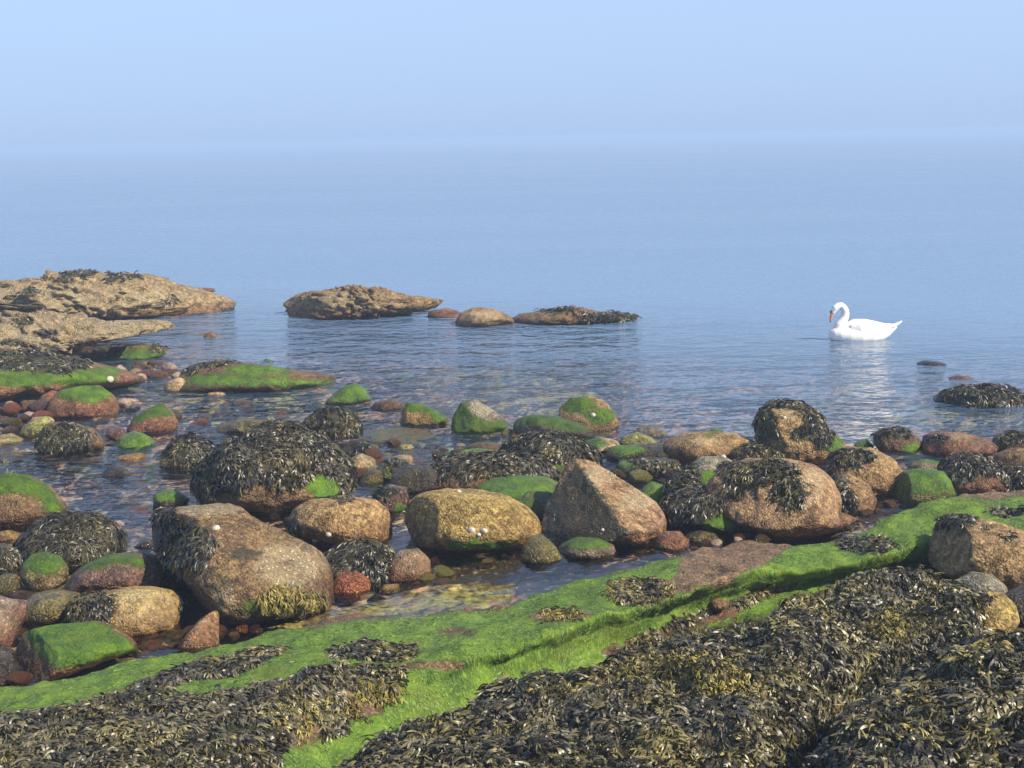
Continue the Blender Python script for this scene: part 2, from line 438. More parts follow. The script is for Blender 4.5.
ROCKS = {}
def rock(label, pts, mat='tan', name='boulder', cat='boulder', T=None, k=0.6, z0=0.0, sub=5, seed=0, alg=(), barn=(), weed=(), cuts=(), rcuts=5, nz=0.05,
         wd=None, dens=None, wL=0.07, wW=0.0125, algv=0.0, group=None, top=0.0, box=2.3, wmat='wrack_dark', deep=0.04, ridge=0.0, olive=(), dark=()):
    wL *= .86; wW *= .78; dens = (dens or 4200) * 1.35
    weed = [('e', w[1], w[2], w[3] * .84, w[4] * .84) if w[0] == 'e' else w for w in weed]
    pts = list(pts)
    if len(pts) > 2:
        ax = [q[0] for q in pts]; ay = [q[1] for q in pts]; mx_ = (min(ax) + max(ax)) / 2
        if max(ax) - min(ax) > 2.6 * (max(ay) - min(ay)): pts = [(mx_ + (q[0] - mx_) * 1.06, q[1]) for q in pts]
    xs = [p[0] for p in pts]; ys = [p[1] for p in pts]
    if len(pts) == 2:   # a box: a rounded irregular dome
        (x0, y0), (x1, y1) = pts
        rr = random.Random(seed * 7 + int(x0 * 3 + y0)); cx, cy = (x0 + x1) / 2, (y0 + y1) / 2
        pts = []
        for i in range(18):
            a = i / 18 * 2 * math.pi
            c, s = math.cos(a), math.sin(a); q = (abs(c) ** 2.6 + abs(s) ** 2.6) ** (-1 / 2.6) * (1 + rr.uniform(-.07, .05))
            pts.append((cx + (x1 - x0) / 2 * c * q, cy - (y1 - y0) / 2 * s * q))
        xs = [x0, x1]; ys = [y0, y1]
    cx = (min(xs) + max(xs)) / 2; cy = (min(ys) + max(ys)) / 2; pb = max(ys)
    base = at(cx, pb, z0 - deep)
    cdir = rays(cx, cy); cdir = cdir / np.linalg.norm(cdir)
    up = np.array([0, 0, 1.0]); right = np.cross(cdir, up); right /= np.linalg.norm(right); upv = np.cross(right, cdir)
    fwd = -RN[:, 2]
    def sc_at(dist): return dist * (cdir @ fwd) / F_ / 1.0
    dist = np.linalg.norm(base - np.array([0, 0, CAMH]))
    s = sc_at(dist); hw = (max(xs) - min(xs)) / 2 * s; hh = (max(ys) - min(ys)) / 2 * s
    if T is None: Tm = min(0.8 * hw, 1.3 * hh + 0.1 * hw)
    else: Tm = T
    dist = dist + k * hh + 0.35 * Tm
    C0 = np.array([0, 0, CAMH]) + cdir * dist; s = dist * (cdir @ fwd) / F_
    a, R = radial(pts, cx, cy)
    D, Fc = ico(sub)
    c = np.hypot(D[:, 0], D[:, 2]); th = np.arctan2(D[:, 2], D[:, 0]) % (2 * np.pi); sy = D[:, 1]
    Rr = np.interp(th, a, R, period=2 * np.pi) * s
    Rs = np.interp(th, a, (np.roll(R, 12) + np.roll(R, -12) + np.roll(R, 24) + np.roll(R, -24) + 2 * R) / 6, period=2 * np.pi) * s
    wgt = c ** 1.5
    Rr = Rr * wgt + Rs * (1 - wgt)
    q = (np.abs(c) ** box + np.abs(sy) ** box) ** (-1 / box)
    X = Rr * c * q * np.cos(th); Z = Rr * c * q * np.sin(th); Y = Tm * sy * q
    L = np.stack([X, Y, Z], 1)
    # facets: planes in (right, away, up) with an offset as a fraction of the extent
    r = random.Random(seed * 13 + 5)
    allc = [(Vector(n).normalized(), h, 0.9) for n, h in cuts]
    for _ in range(rcuts):
        allc.append((Vector((r.gauss(0, 1), -abs(r.gauss(0, 1)) - .2 if r.random() < .8 else 1, r.gauss(0.2, .8))).normalized(), r.uniform(.78, .92), 0.75))
    for n, h, kk in allc:
        n = np.array(n); dd = L @ n; mx = dd.max(); e = dd - mx * h
        soft = 0.04 * mx
        e2 = np.where(e > soft, e - soft / 2, np.where(e > 0, e * e / (2 * soft), 0))
        L = L - e2[:, None] * n * kk
    size = (hw * hh * Tm) ** (1 / 3)
    ns = fbm(L / size * 1.3 + seed * 11.1, 5, 0.52)
    ns2 = fbm(L * 14 + seed * 5.1, 3)
    rid_ = (np.abs(fbm(L * np.array([1.0, 2.0, 3.2]) / (size * .55) + L[:, :1] / size * 1.1 + seed, 4)) - .3) if ridge else 0
    rad = L / (np.linalg.norm(L, axis=1)[:, None] + 1e-9)
    fr = 0.35 + 0.65 * np.abs(sy)     # keep the silhouette nearer its outline
    L = L + rad * (ns * nz * size * fr + ns2 * min(0.008, 0.03 * size) + rid_ * ridge * size * fr)[:, None]
    L[:, 1] += k * L[:, 2]
    Vw = C0 + L[:, :1] * right + L[:, 1:2] * cdir + L[:, 2:3] * upv
    org = np.array([C0[0], C0[1], z0])
    px, py = project(Vw)
    cov = np.zeros((len(Vw), 3))
    N = np.cross(Vw[Fc[:, 1]] - Vw[Fc[:, 0]], Vw[Fc[:, 2]] - Vw[Fc[:, 0]]); VN = np.zeros_like(Vw)
    for j in range(3): np.add.at(VN, Fc[:, j], N)
    VN /= np.linalg.norm(VN, axis=1)[:, None] + 1e-12
    w_ = max(2.0, min(7.0, (max(xs) - min(xs)) * .07))
    if alg: cov[:, 0] = inside(alg, px, py, 3, seed, w_)
    if top: cov[:, 0] = np.maximum(cov[:, 0], np.clip((VN[:, 2] - top) * 3 + 0.5, 0, 1))
    cov[:, 0] = np.maximum(cov[:, 0], algv)
    if barn: cov[:, 1] = inside(barn, px, py, 3, seed, w_ * 1.6)
    if weed: cov[:, 2] = inside(weed, px, py, 4, seed, w_ * .6)
    if dark: cov[:, 2] = np.maximum(cov[:, 2], inside(dark, px, py, 6, seed, w_ * 1.5) * (.74 if mat in ('pink', 'yellow') else .56))  # shade painted into some faces; dark stone patches on the biggest boulder
    if weed:
        root = empty(name, org); tag(root, label, cat, group)
        mkmesh('stone_body', Vw - org, Fc, M[mat], True, {'cov': cov}, root)
        dn = dens or 4200
        for wi, w1 in enumerate(weed): fronds('seaweed', Vw, Fc, [w1], dn, wL, wW, M[wmat], root, org, seed + 3 + wi, lift=0.5, clump=.32, clumpscale=12)
        if olive: fronds('olive_weed', Vw, Fc, olive, 6500, .045, .008, M['wrack_olive'], root, org, seed + 4, lift=.7)
    else:
        root = mkmesh(name, Vw - org, Fc, M[mat], True, {'cov': cov})
        root.location = org; tag(root, label, cat, group)
    ROCKS[label] = (Vw, Fc, VN)
    return root

# ------------------------------------------------------------------ seabed and water
def bed_z(x, y):
    ye = y + np.clip(-(x + 1.5), 0, 6) * -0.9 + 0.0 * x
    d = np.interp(ye, [5, 9, 12, 16, 20, 26, 40, 80, 4000], [.10, .10, .13, .17, .34, .75, 1.5, 2.6, 3.0])
    P = np.stack([x * .9, y * .7, x * 0], -1)
    n = fbm(P, 4) * np.interp(y, [5, 15, 30, 60], [.05, .10, .25, .3])
    P2 = np.stack([x * 6, y * 6, x * 0 + 5], -1)
    n2 = np.abs(fbm(P2, 3)) * np.interp(y, [5, 20, 30], [.035, .05, .0])
    return np.minimum(-d + n + n2, -0.012)

rows = np.concatenate([np.linspace(3.0, 26, 330), np.geomspace(26.3, 5200, 90)])
cols = np.linspace(-1, 1, 380)
Y, U = np.meshgrid(rows, cols, indexing='ij')
X = U * (Y * 0.42 + 1.6)
Z = bed_z(X, Y)
nr, nc = Y.shape
ii = (np.arange(nr - 1)[:, None] * nc + np.arange(nc - 1)[None]).ravel()
GF = np.stack([ii, ii + 1, ii + nc + 1, ii + nc], 1)

def seabed_mat():
    t = NT('seabed_gravel')
    v = t.n('TexCoord').outputs['Object']
    big = t.noise(v, 0.9, 5, 0.6); mid = t.noise(v, 5, 5, 0.6)
    vo = t.voro(v, 7.5); vs = t.n('SeparateColor'); t.l(vo.outputs['Color'], vs.inputs[0])
    vo2 = t.voro(v, 22); vs2 = t.n('SeparateColor'); t.l(vo2.outputs['Color'], vs2.inputs[0])
    c = t.mix(vs.outputs[0], (0.22, 0.11, 0.065), (0.55, 0.28, 0.17))
    c = t.mix(t.step(vs.outputs[1], 0.7, 0.9), c, (0.5, 0.38, 0.22))
    c = t.mix(t.step(vs.outputs[2], 0.75, 0.9), c, (0.07, 0.075, 0.05))
    c = t.mix(t.math('MULTIPLY', vs2.outputs[0], 0.5), c, (0.19, 0.10, 0.06))
    edge = t.step(vo.outputs['Distance'], 0.35, 0.75)
    c = t.mix(t.math('MULTIPLY', edge, 0.5), c, (0.03, 0.02, 0.015))
    c = t.mix(t.step(big, 0.52, 0.66), c, (0.13, 0.13, 0.05))
    c = t.mix(t.math('MULTIPLY', t.step(mid, 0.5, 0.7), 0.5), c, (0.22, 0.12, 0.08))
    p = t.n('BsdfPrincipled'); t.l(c, p.inputs['Base Color']); p.inputs['Roughness'].default_value = 0.7
    bp = t.n('Bump'); bp.inputs['Distance'].default_value = 0.05
    t.l(t.math('SUBTRACT', 1.0, vo.outputs['Distance']), bp.inputs['Height']); t.l(bp.outputs[0], p.inputs['Normal'])
    t.l(p.outputs[0], t.out.inputs[0])
    return t.m
bed = mkmesh('seabed', np.stack([X, Y, Z], -1).reshape(-1, 3), GF, seabed_mat())
tag(bed, kind='structure')

def water_mat():
    t = NT('sea_water')
    geo = t.n('NewGeometry'); pos = geo.outputs['Position']
    sp = t.n('SeparateXYZ'); t.l(pos, sp.inputs[0])
    def mp(sx, sy, rz=0.0):
        m = t.n('Mapping'); t.l(pos, m.inputs[0]); m.inputs['Scale'].default_value = (sx, sy, 1); m.inputs['Rotation'].default_value = (0, 0, rz)
        return m.outputs[0]
    w1 = t.noise(mp(.55, 1.1, .15), 1.0, 3, .5, .3)
    w2 = t.noise(mp(.8, 1.1, -.2), 2.3, 2, .5, .4)
    w3 = t.noise(mp(.8, 1.1, .3), 6.0, 2, .55, .4)
    w0 = t.noise(mp(.08, .22, .06), 1.0, 3, .5)
    # calmer patches as on a still morning
    calm = t.noise(mp(.03, .10, .03), 1.0, 3, .5)
    cm = t.step(calm, .38, .60)
    far = t.step(sp.outputs[1], 50, 220)
    near = t.step(sp.outputs[1], 10, 18)
    amp3 = t.math('MULTIPLY', t.math('SUBTRACT', 1.0, t.step(sp.outputs[1], 30, 80)), 0.20)
    h = t.math('MULTIPLY', w1, t.math('ADD', t.math('MULTIPLY', near, .52), .08))
    h = t.math('ADD', h, t.math('MULTIPLY', w2, t.math('ADD', t.math('MULTIPLY', near, .46), 0.05)))
    h = t.math('ADD', h, t.math('MULTIPLY', w3, t.math('MULTIPLY', amp3, t.math('ADD', .12, t.math('MULTIPLY', t.step(sp.outputs[1], 9.8, 12.5), .88)))))
    h = t.math('ADD', h, t.math('MULTIPLY', w0, 1.3))
    st = t.math('MULTIPLY', t.math('SUBTRACT', 1.0, t.math('MULTIPLY', far, .6)), t.math('ADD', t.math('MULTIPLY', cm, .6), .40))
    bp = t.n('Bump'); bp.inputs['Distance'].default_value = 0.26
    t.l(h, bp.inputs['Height']); t.l(st, bp.inputs['Strength'])
    fr = t.n('Fresnel'); fr.inputs[0].default_value = 1.333; t.l(bp.outputs[0], fr.inputs[1])
    tr = t.n('BsdfTransparent'); tr.inputs[0].default_value = (0.90, 0.94, 0.94, 1)
    df = t.n('BsdfDiffuse'); df.inputs[0].default_value = (0.125, 0.21, 0.335, 1)
    turb = t.math('MULTIPLY', t.step(t.math('ADD', sp.outputs[1], t.math('MULTIPLY', sp.outputs[0], .5)), 12, 31), 0.96)
    body = t.n('MixShader'); t.l(turb, body.inputs[0]); t.l(tr.outputs[0], body.inputs[1]); t.l(df.outputs[0], body.inputs[2])
    gl = t.n('BsdfGlossy'); gl.inputs['Roughness'].default_value = 0.06; t.l(bp.outputs[0], gl.inputs['Normal'])
    mx = t.n('MixShader'); t.l(fr.outputs[0], mx.inputs[0]); t.l(body.outputs[0], mx.inputs[1]); t.l(gl.outputs[0], mx.inputs[2])
    t.l(mx.outputs[0], t.out.inputs[0])
    return t.m
wx = 2600.0
WV = [(-wx, 2.0, 0), (wx, 2.0, 0), (wx, 5200, 0), (-wx, 5200, 0)]
water = mkmesh('water', WV, [(0, 1, 2, 3)], water_mat(), False)
tag(water, kind='structure')

# haze
def haze():
    bm = bmesh.new(); bmesh.ops.create_cube(bm, size=1)
    x0, x1, y0, y1, z0, z1 = -2800, 2800, -60, 5400, -6.5, 3.5
    for v in bm.verts:
        v.co = ((x0 + x1) / 2 + v.co.x * (x1 - x0), (y0 + y1) / 2 + v.co.y * (y1 - y0), (z0 + z1) / 2 + v.co.z * (z1 - z0))
    me = bpy.data.meshes.new('haze'); bm.to_mesh(me); bm.free()
    o = bpy.data.objects.new('haze', me); COL.objects.link(o)
    m = bpy.data.materials.new('sea_haze'); m.use_nodes = True; nt = m.node_tree; nt.nodes.clear()
    ou = nt.nodes.new('ShaderNodeOutputMaterial'); pv = nt.nodes.new('ShaderNodeVolumePrincipled')
    pv.inputs['Color'].default_value = (0.375, 0.487, 0.645, 1)
    pv.inputs['Density'].default_value = 0.0032
    pv.inputs['Anisotropy'].default_value = 0.0
    nt.links.new(pv.outputs[0], ou.inputs['Volume'])
    me.materials.append(m); tag(o, 'pale blue sea haze that hides the horizon', kind='stuff')
haze()

# ------------------------------------------------------------------ rock ledges of the foreground
def catmull(P, t):
    """P (K,n,3) control rows, t (m,) in 0..K-1"""
    K = len(P); i = np.clip(np.floor(t).astype(int), 0, K - 2); f = (t - i)[:, None, None]
    p0 = P[np.maximum(i - 1, 0)]; p1 = P[i]; p2 = P[i + 1]; p3 = P[np.minimum(i + 2, K - 1)]
    m1 = (p2 - p0) * .35; m2 = (p3 - p1) * .35
    return (2 * f**3 - 3 * f**2 + 1) * p1 + (f**3 - 2 * f**2 + f) * m1 + (-2 * f**3 + 3 * f**2) * p2 + (f**3 - f**2) * m2

def ledge(name, label, curves, x0, x1, ncol, nrow, backs, mat, alg, weed, seed, endtaper=None, amp=0.03, barn=(), z_end=-0.4, bare=()):
    cx = np.linspace(x0, x1, ncol); rowsP = []
    for c in curves:
        c = np.array(c, float)
        py = np.interp(cx, c[:, 0], c[:, 1]); z = np.interp(cx, c[:, 0], c[:, 2])
        ker = np.ones(9) / 9
        py = np.convolve(np.pad(py, 4, 'edge'), ker, 'valid'); z = np.convolve(np.pad(z, 4, 'edge'), ker, 'valid')
        rowsP.append(at(cx, py, z))
    bk = []
    for dy, dz in backs:
        q = rowsP[0].copy(); q[:, 1] += dy; q[:, 0] *= (rowsP[0][:, 1] + dy) / rowsP[0][:, 1]; q[:, 2] = np.minimum(q[:, 2] + dz, q[:, 2]); bk.append(q)
    P = np.array(bk + rowsP)
    t = np.linspace(0, len(P) - 1, nrow)
    G = catmull(P, t)
    if endtaper:   # the surface dips to the ground at its left and right ends
        u = (cx - x0) / (x1 - x0)
        e = np.minimum(u / endtaper[0] if endtaper[0] else 1, (1 - u) / endtaper[1] if endtaper[1] else 1)
        e = np.clip(e, 0, 1) ** .5
        G[:, :, 2] = z_end + (G[:, :, 2] - z_end) * e
    q = G.reshape(-1, 3)
    dz = fbm(q * 2.3 + seed, 4) * amp + fbm(q * 6 + seed, 4) * amp * .55
    q = q + np.stack([fbm(q * 3 + 40, 2) * amp * .5, fbm(q * 3 + 80, 2) * amp * .6, dz], 1)
    nr, nc = G.shape[:2]
    ii = (np.arange(nr - 1)[:, None] * nc + np.arange(nc - 1)[None]).ravel()
    Fq = np.stack([ii + nc, ii + nc + 1, ii + 1, ii], 1)
    px, py = project(q)
    cov = np.zeros((len(q), 3))
    cov[:, 0] = inside(alg, px, py, 5, seed, 6); cov[:, 2] = inside(weed, px, py, 6, seed + 1, 5)
    if bare: cov[:, 0] *= 1 - inside(bare, px, py, 6, seed, 6)
    cov[:, 1] = inside(barn, px, py, 3, seed)
    org = np.array([q[:, 0].mean(), q[:, 1].mean(), 0.0])
    root = empty(name, org); tag(root, label, 'rock ledge')
    mkmesh('stone_body', q - org, Fq, M[mat], True, {'cov': cov}, root)
    ROCKS[label] = (q, Fq, None)
    return q, Fq, root, org

A_back = [(-80, 702, .10), (0, 693, .11), (100, 671, .11), (190, 653, .12), (270, 634, .12), (340, 621, .10), (430, 616, .08), (490, 613, .10), (530, 597, .13), (560, 587, .16),
          (640, 566, .18), (700, 550, .18), (745, 541, .17), (800, 543, .15), (850, 538, .16), (900, 514, .20), (960, 495, .24), (1020, 490, .25), (1110, 490, .25)]
A_top = [(-80, 725, .24), (100, 700, .28), (200, 690, .30), (300, 672, .30), (400, 665, .27), (512, 643, .26), (600, 612, .28), (700, 586, .27), (760, 566, .25), (850, 562, .22), (920, 538, .26), (1110, 530, .28)]
A_mid = [(-80, 790, .26), (100, 765, .28), (250, 735, .26), (330, 712, .19), (400, 696, .17), (490, 668, .16), (600, 632, .16), (680, 603, .16), (760, 582, .15), (850, 571, .14), (930, 555, .15), (1110, 550, .15)]
A_foot = [(-80, 900, .2), (100, 880, .2), (250, 850, .08), (330, 790, .04), (400, 742, .03), (490, 697, .03), (600, 655, .03), (680, 620, .05), (760, 592, .06), (850, 577, .05), (930, 562, .05), (1110, 562, .05)]
A_deep = [(x, y + 60, -.12) for x, y, z in A_foot]
weedA = [[(-420, 730), (60, 713), (130, 703), (200, 695), (260, 684), (320, 668), (365, 664), (405, 670), (398, 690), (345, 684), (342, 722), (322, 742), (308, 708), (292, 712), (276, 768), (270, 900), (-420, 900)],
         [(50, 716), (110, 693), (165, 674), (200, 663), (265, 648), (285, 650), (262, 664), (210, 676), (185, 686), (120, 706)],
         ('e', 375, 652, 40, 10), ('e', 640, 592, 24, 10), ('e', 868, 546, 30, 8), [(640, 632), (700, 612), (740, 596), (775, 582), (772, 590), (735, 606), (690, 622)],
         ('e', 740, 640, 60, 14), ('e', 690, 640, 60, 10), ('e', 1005, 512, 16, 5)]
bareA = [[(655, 588), (700, 556), (742, 541), (800, 543), (780, 556), (720, 582), (690, 592)], ('e', 985, 505, 28, 7)]
bareS = [('e', 562, 616, 30, 6), ('e', 655, 588, 44, 9), ('e', 460, 632, 26, 4), [(600, 652), (680, 622), (760, 593), (800, 580), (800, 585), (765, 600), (690, 632), (610, 660)], ('e', 430, 665, 40, 4), ('e', 300, 722, 26, 26), ('e', 355, 702, 30, 16)]
algA = [[(-420, 690), (190, 650), (270, 632), (440, 612), (500, 610), (560, 582), (640, 563), (688, 556), (672, 580), (720, 590), (770, 560), (790, 545), (850, 534), (900, 508), (950, 495), (990, 500), (1500, 470), (1500, 620), (900, 580), (700, 640), (500, 720), (300, 900), (-420, 900)]]
q, Fq, rootA, orgA = ledge('rock_ledge', 'long low rock ledge under bright green algae crossing the foreground', [A_back, A_top, A_mid, A_foot, A_deep], -380, 1420, 840, 190,
      [(.30, -.42), (.10, -.10)], 'ledge', algA, weedA, 3, endtaper=(.06, .06), amp=0.032, bare=bareS)
for wi, w1 in enumerate(weedA): fronds('seaweed', q, Fq, [w1], 10000, .048, .0115, M['wrack'], rootA, orgA, 5 + wi, lift=.55, clump=.22, jit=7)
fronds('green_algae_strands', q, Fq, algA, 8000, .022, .003, M['hair'], rootA, orgA, 6, excl=bareS, lift=.07, fork=False, jit=5, clump=.5, clumpscale=4)
olA = [('e', 355, 700, 30, 20), ('e', 290, 712, 24, 30), ('e', 375, 690, 30, 12), ('e', 560, 616, 26, 6), ('e', 640, 592, 34, 14)]
for wi, w1 in enumerate(olA): fronds('short_brown_turf', q, Fq, [w1], 5200, .035, .008, M['wrack_olive'], rootA, orgA, 7, lift=.8, clump=.2)

B_back = [(230, 830, .12), (290, 790, .16), (330, 762, .18), (420, 712, .22), (500, 684, .25), (560, 666, .27), (640, 643, .30), (700, 634, .32), (740, 630, .33), (775, 612, .34), (800, 594, .34), (850, 575, .34), (900, 570, .34), (950, 581, .32), (990, 602, .22), (1030, 650, .05)]
B_2 = [(230, 860, .2), (330, 800, .26), (420, 742, .33), (500, 708, .38), (560, 690, .41), (640, 676, .44), (740, 665, .45), (800, 636, .44), (850, 612, .43), (900, 604, .42), (950, 612, .37), (990, 628, .25), (1030, 680, .05)]
B_3 = [(230, 900, .2), (330, 850, .3), (420, 790, .42), (500, 760, .47), (640, 735, .50), (740, 715, .47), (800, 690, .38), (850, 672, .30), (900, 645, .30), (950, 645, .28), (990, 660, .2), (1030, 720, .0)]
B_4 = [(230, 960, .2), (500, 880, .40), (640, 860, .42), (740, 830, .36), (800, 760, .12), (850, 712, .08), (900, 690, .08), (990, 700, .05), (1030, 760, .0)]
weedB = [[(200, 700), (1100, 500), (1100, 950), (200, 950)]]
B_back = [(x, y + (12 if x < 820 else 7), z) for x, y, z in B_back]
q, Fq, rootB, orgB = ledge('rock_mound', 'broad foreground mound buried in dark brown bladder wrack', [B_back, B_2, B_3, B_4], 235, 1020, 420, 170, [(.22, -.45), (.07, -.08)], 'ledge', [('e', 745, 617, 50, 12)], weedB, 8, endtaper=(.12, .06), amp=.085)
olB = [('e', 690, 672, 62, 20), ('e', 640, 668, 30, 12), ('e', 900, 625, 40, 14), ('e', 810, 590, 30, 10), ('e', 720, 690, 50, 10), ('e', 560, 690, 30, 10)]
fronds('seaweed', q, Fq, None, 9500, .056, .0115, M['wrack'], rootB, orgB, 9, excl=olB, lift=.45, clump=.25)
fronds('wrack_tips', q, Fq, None, 6500, .036, .0115, M['wrack'], rootB, orgB, 19, excl=olB, lift=1.0, clump=.5, clumpscale=11)
fronds('short_olive_wrack', q, Fq, olB, 11000, .032, .008, M['wrack_olive'], rootB, orgB, 10, lift=1.0, clump=.1)

C_back = [(760, 850, .40), (800, 790, .46), (845, 728, .50), (885, 685, .53), (930, 660, .55), (1000, 640, .56), (1110, 622, .56)]
C_2 = [(760, 900, .5), (800, 850, .56), (845, 780, .62), (885, 735, .65), (930, 705, .67), (1000, 690, .68), (1110, 680, .68)]
C_3 = [(760, 960, .5), (845, 900, .58), (930, 860, .62), (1110, 850, .62)]
q, Fq, rootC, orgC = ledge('rock_mound', 'wrack covered mound in the bottom right corner beyond the dark cleft', [C_back, C_2, C_3], 770, 1420, 420, 130, [(.10, -.60), (.03, -.12)], 'ledge', [], [[(700, 500), (1500, 500), (1500, 950), (700, 950)]], 12, endtaper=(.03, .08), amp=.08)
fronds('seaweed', q, Fq, None, 9500, .058, .012, M['wrack'], rootC, orgC, 13, lift=.45, clump=.3)
fronds('wrack_tips', q, Fq, None, 6500, .036, .012, M['wrack'], rootC, orgC, 29, lift=1.0, clump=.5, clumpscale=11)
fronds('short_olive_wrack', q, Fq, [('e', 905, 715, 40, 14), ('e', 1010, 650, 30, 10), ('e', 990, 735, 50, 8)], 4200, .055, .012, M['wrack_olive'], rootC, orgC, 14, lift=.9)

# ------------------------------------------------------------------ flat slabs lying under or at the water
def slab(label, pts, z, h, mat, name='stone', cat='rock', seed=0, alg=0.0, weed=(), sub=4, nz=.15, barn=0, dens=2880, group=None):
    px = [p[0] for p in pts]; py = [p[1] for p in pts]
    G = at(np.array(px), np.array(py), z); c = G.mean(0)
    a, R = radial([(g[0], -g[1]) for g in G], c[0], -c[1])
    D, Fc = ico(sub)
    ca = np.hypot(D[:, 0], D[:, 1]); th = np.arctan2(D[:, 1], D[:, 0]) % (2 * np.pi)
    Rr = np.interp(th, a, R, period=2 * np.pi); q = (ca ** 2.6 + np.abs(D[:, 2]) ** 2.6) ** (-1 / 2.6)
    L = np.stack([Rr * ca * q * np.cos(th), Rr * ca * q * np.sin(th), D[:, 2] * q * np.where(D[:, 2] > 0, h, .25)], 1)
    L[:, 2] += np.where(D[:, 2] > -.2, fbm(L * 3 + seed * 3.3, 4) * h * nz * 2, 0)
    Vw = L + c
    ppx, ppy = project(Vw)
    cov = np.zeros((len(Vw), 3)); cov[:, 0] = alg; cov[:, 1] = barn
    if weed:
        cov[:, 2] = inside(weed, ppx, ppy, 4, seed)
        root = empty(name, c); mkmesh('stone_body', L, Fc, M[mat], True, {'cov': cov}, root)
        fronds('seaweed', Vw, Fc, weed, dens, .11, .02, M['wrack'], root, c, seed)
    else:
        root = mkmesh(name, L, Fc, M[mat], True, {'cov': cov}); root.location = c
    tag(root, label, cat, group)
    ROCKS[label] = (Vw, Fc, None)
    return root

# ------------------------------------------------------------------ far ledges and skerries
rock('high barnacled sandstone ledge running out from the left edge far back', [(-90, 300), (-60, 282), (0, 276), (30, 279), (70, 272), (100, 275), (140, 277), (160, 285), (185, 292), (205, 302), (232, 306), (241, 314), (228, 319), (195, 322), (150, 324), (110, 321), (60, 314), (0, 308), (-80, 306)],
     'strata', 'rock_ledge', 'rock ledge', ridge=.34, T=1.6, k=1.5, sub=6, seed=1, barn=[('e', 60, 296, 150, 14)], dark=[[(-80, 298), (0, 301), (50, 306), (110, 315), (180, 318), (180, 328), (100, 326), (0, 316), (-80, 314)]], algv=.08, weed=[('e', 170, 300, 9, 4), ('e', 30, 292, 8, 4), ('e', 78, 274, 22, 4), ('e', 130, 277, 16, 3), ('e', 62, 281, 10, 4), ('e', 112, 280, 10, 5), ('e', 228, 311, 8, 6)], nz=.11, rcuts=9, wL=0.115, wW=0.0240, dens=500)  # dark mask paints the shadow line along the purple-brown foot
rock('lower barnacled sandstone shelf beneath the high ledge at left', [(-90, 330), (-70, 314), (0, 311), (50, 314), (100, 323), (150, 325), (200, 324), (188, 333), (140, 340), (100, 344), (60, 352), (20, 366), (-80, 372)],
     'strata', 'rock_ledge', 'rock ledge', ridge=.34, T=1.4, k=1.6, sub=6, seed=2, barn=[('e', 60, 332, 150, 22)], weed=[('e', 25, 322, 12, 5), ('e', 45, 334, 10, 6), ('e', 10, 342, 16, 5), ('e', 50, 352, 10, 8)], nz=.10, rcuts=8, wL=0.101, wW=0.0240, dens=450)
rock('smooth brown green bank with a strip of black wrack at the left edge', [(-90, 370), (-60, 348), (0, 346), (40, 352), (70, 360), (100, 370), (125, 380), (137, 386), (125, 392), (80, 396), (20, 398), (-80, 402)],
     'redbrown', 'rock_ledge', 'rock ledge', T=1.3, k=1.4, sub=6, seed=3, alg=[('e', 20, 375, 60, 11), ('e', 80, 377, 36, 10), ('e', 108, 371, 14, 5)], weed=[[(-90, 350), (0, 350), (50, 352), (90, 362), (92, 368), (60, 374), (40, 372), (-90, 366)]], nz=.05, wL=0.086, wW=0.0176, dens=900)
rock('long low brown skerry left of centre out in the sea', [(279, 306), (281, 297), (296, 291), (330, 289), (355, 286), (380, 289), (400, 296), (425, 299), (452, 306), (440, 311), (400, 314), (350, 318), (316, 320), (290, 318)],
     'skerry', 'skerry', 'rock', ridge=.34, T=.8, k=1.0, sub=6, seed=4, barn=[('e', 350, 302, 70, 12)], cuts=[((-.9, -.6, .1), .75)], nz=.10, rcuts=8)
rock('small red brown rock between the long skerry and its lower neighbour', [(428, 318), (430, 310), (448, 308), (462, 313), (458, 320)], 'redbrown', 'skerry', 'rock', seed=5, sub=4)
rock('rounded tan skerry peak right of the long skerry', [(454, 323), (462, 312), (475, 307), (492, 309), (508, 316), (514, 324), (490, 328), (466, 328)], 'tan', 'skerry', 'rock', seed=6, T=.5, barn=[('e', 484, 317, 24, 9)], nz=.1)
rock('low wrack fringed skerry trailing right toward the open sea', [(512, 322), (520, 312), (545, 311), (575, 308), (605, 313), (645, 317), (640, 321), (590, 323), (560, 326), (530, 326)], 'skerry', 'skerry', 'rock', ridge=.34, seed=7, T=.6, k=1.2,
     barn=[('e', 535, 318, 22, 6)], weed=[('e', 560, 311, 20, 3), [(575, 311), (610, 314), (645, 317), (640, 322), (590, 320)]], wL=0.115, wW=0.0240, dens=700, nz=.1)
rock('thin dark red rock awash off the tip of the high ledge', [(160, 294), (175, 289), (205, 288), (223, 291), (205, 294), (175, 297)], 'redbrown', 'skerry', 'rock', seed=8, T=.3, k=1.2, sub=4)
rock('black wrack covered rock awash near the right edge', [(939, 402), (946, 395), (965, 388), (985, 386), (1008, 388), (1023, 398), (1021, 405), (985, 408), (950, 407)], 'dark', 'skerry', 'rock', seed=9, T=.45, k=1.0, weed=[('e', 982, 396, 60, 20)], wL=0.094, wW=0.0176, dens=2400)
rock('small dark weed hump just breaking the surface below the swan', [(911, 364), (925, 360), (944, 362), (948, 366), (925, 368)], 'dark', 'skerry', 'rock', seed=10, T=.2, k=1.2, sub=3)
rock('thin reddish rock barely awash below the dark weed hump', [(944, 379), (958, 375), (975, 377), (976, 381), (955, 382)], 'redbrown', 'skerry', 'rock', seed=11, T=.2, k=1.2, sub=3)
rock('tiny yellow brown rock alone in the bay by the lower shelf', [(202, 340), (205, 333), (212, 331), (218, 338)], 'tan', 'stone', 'stone', seed=12, sub=3)
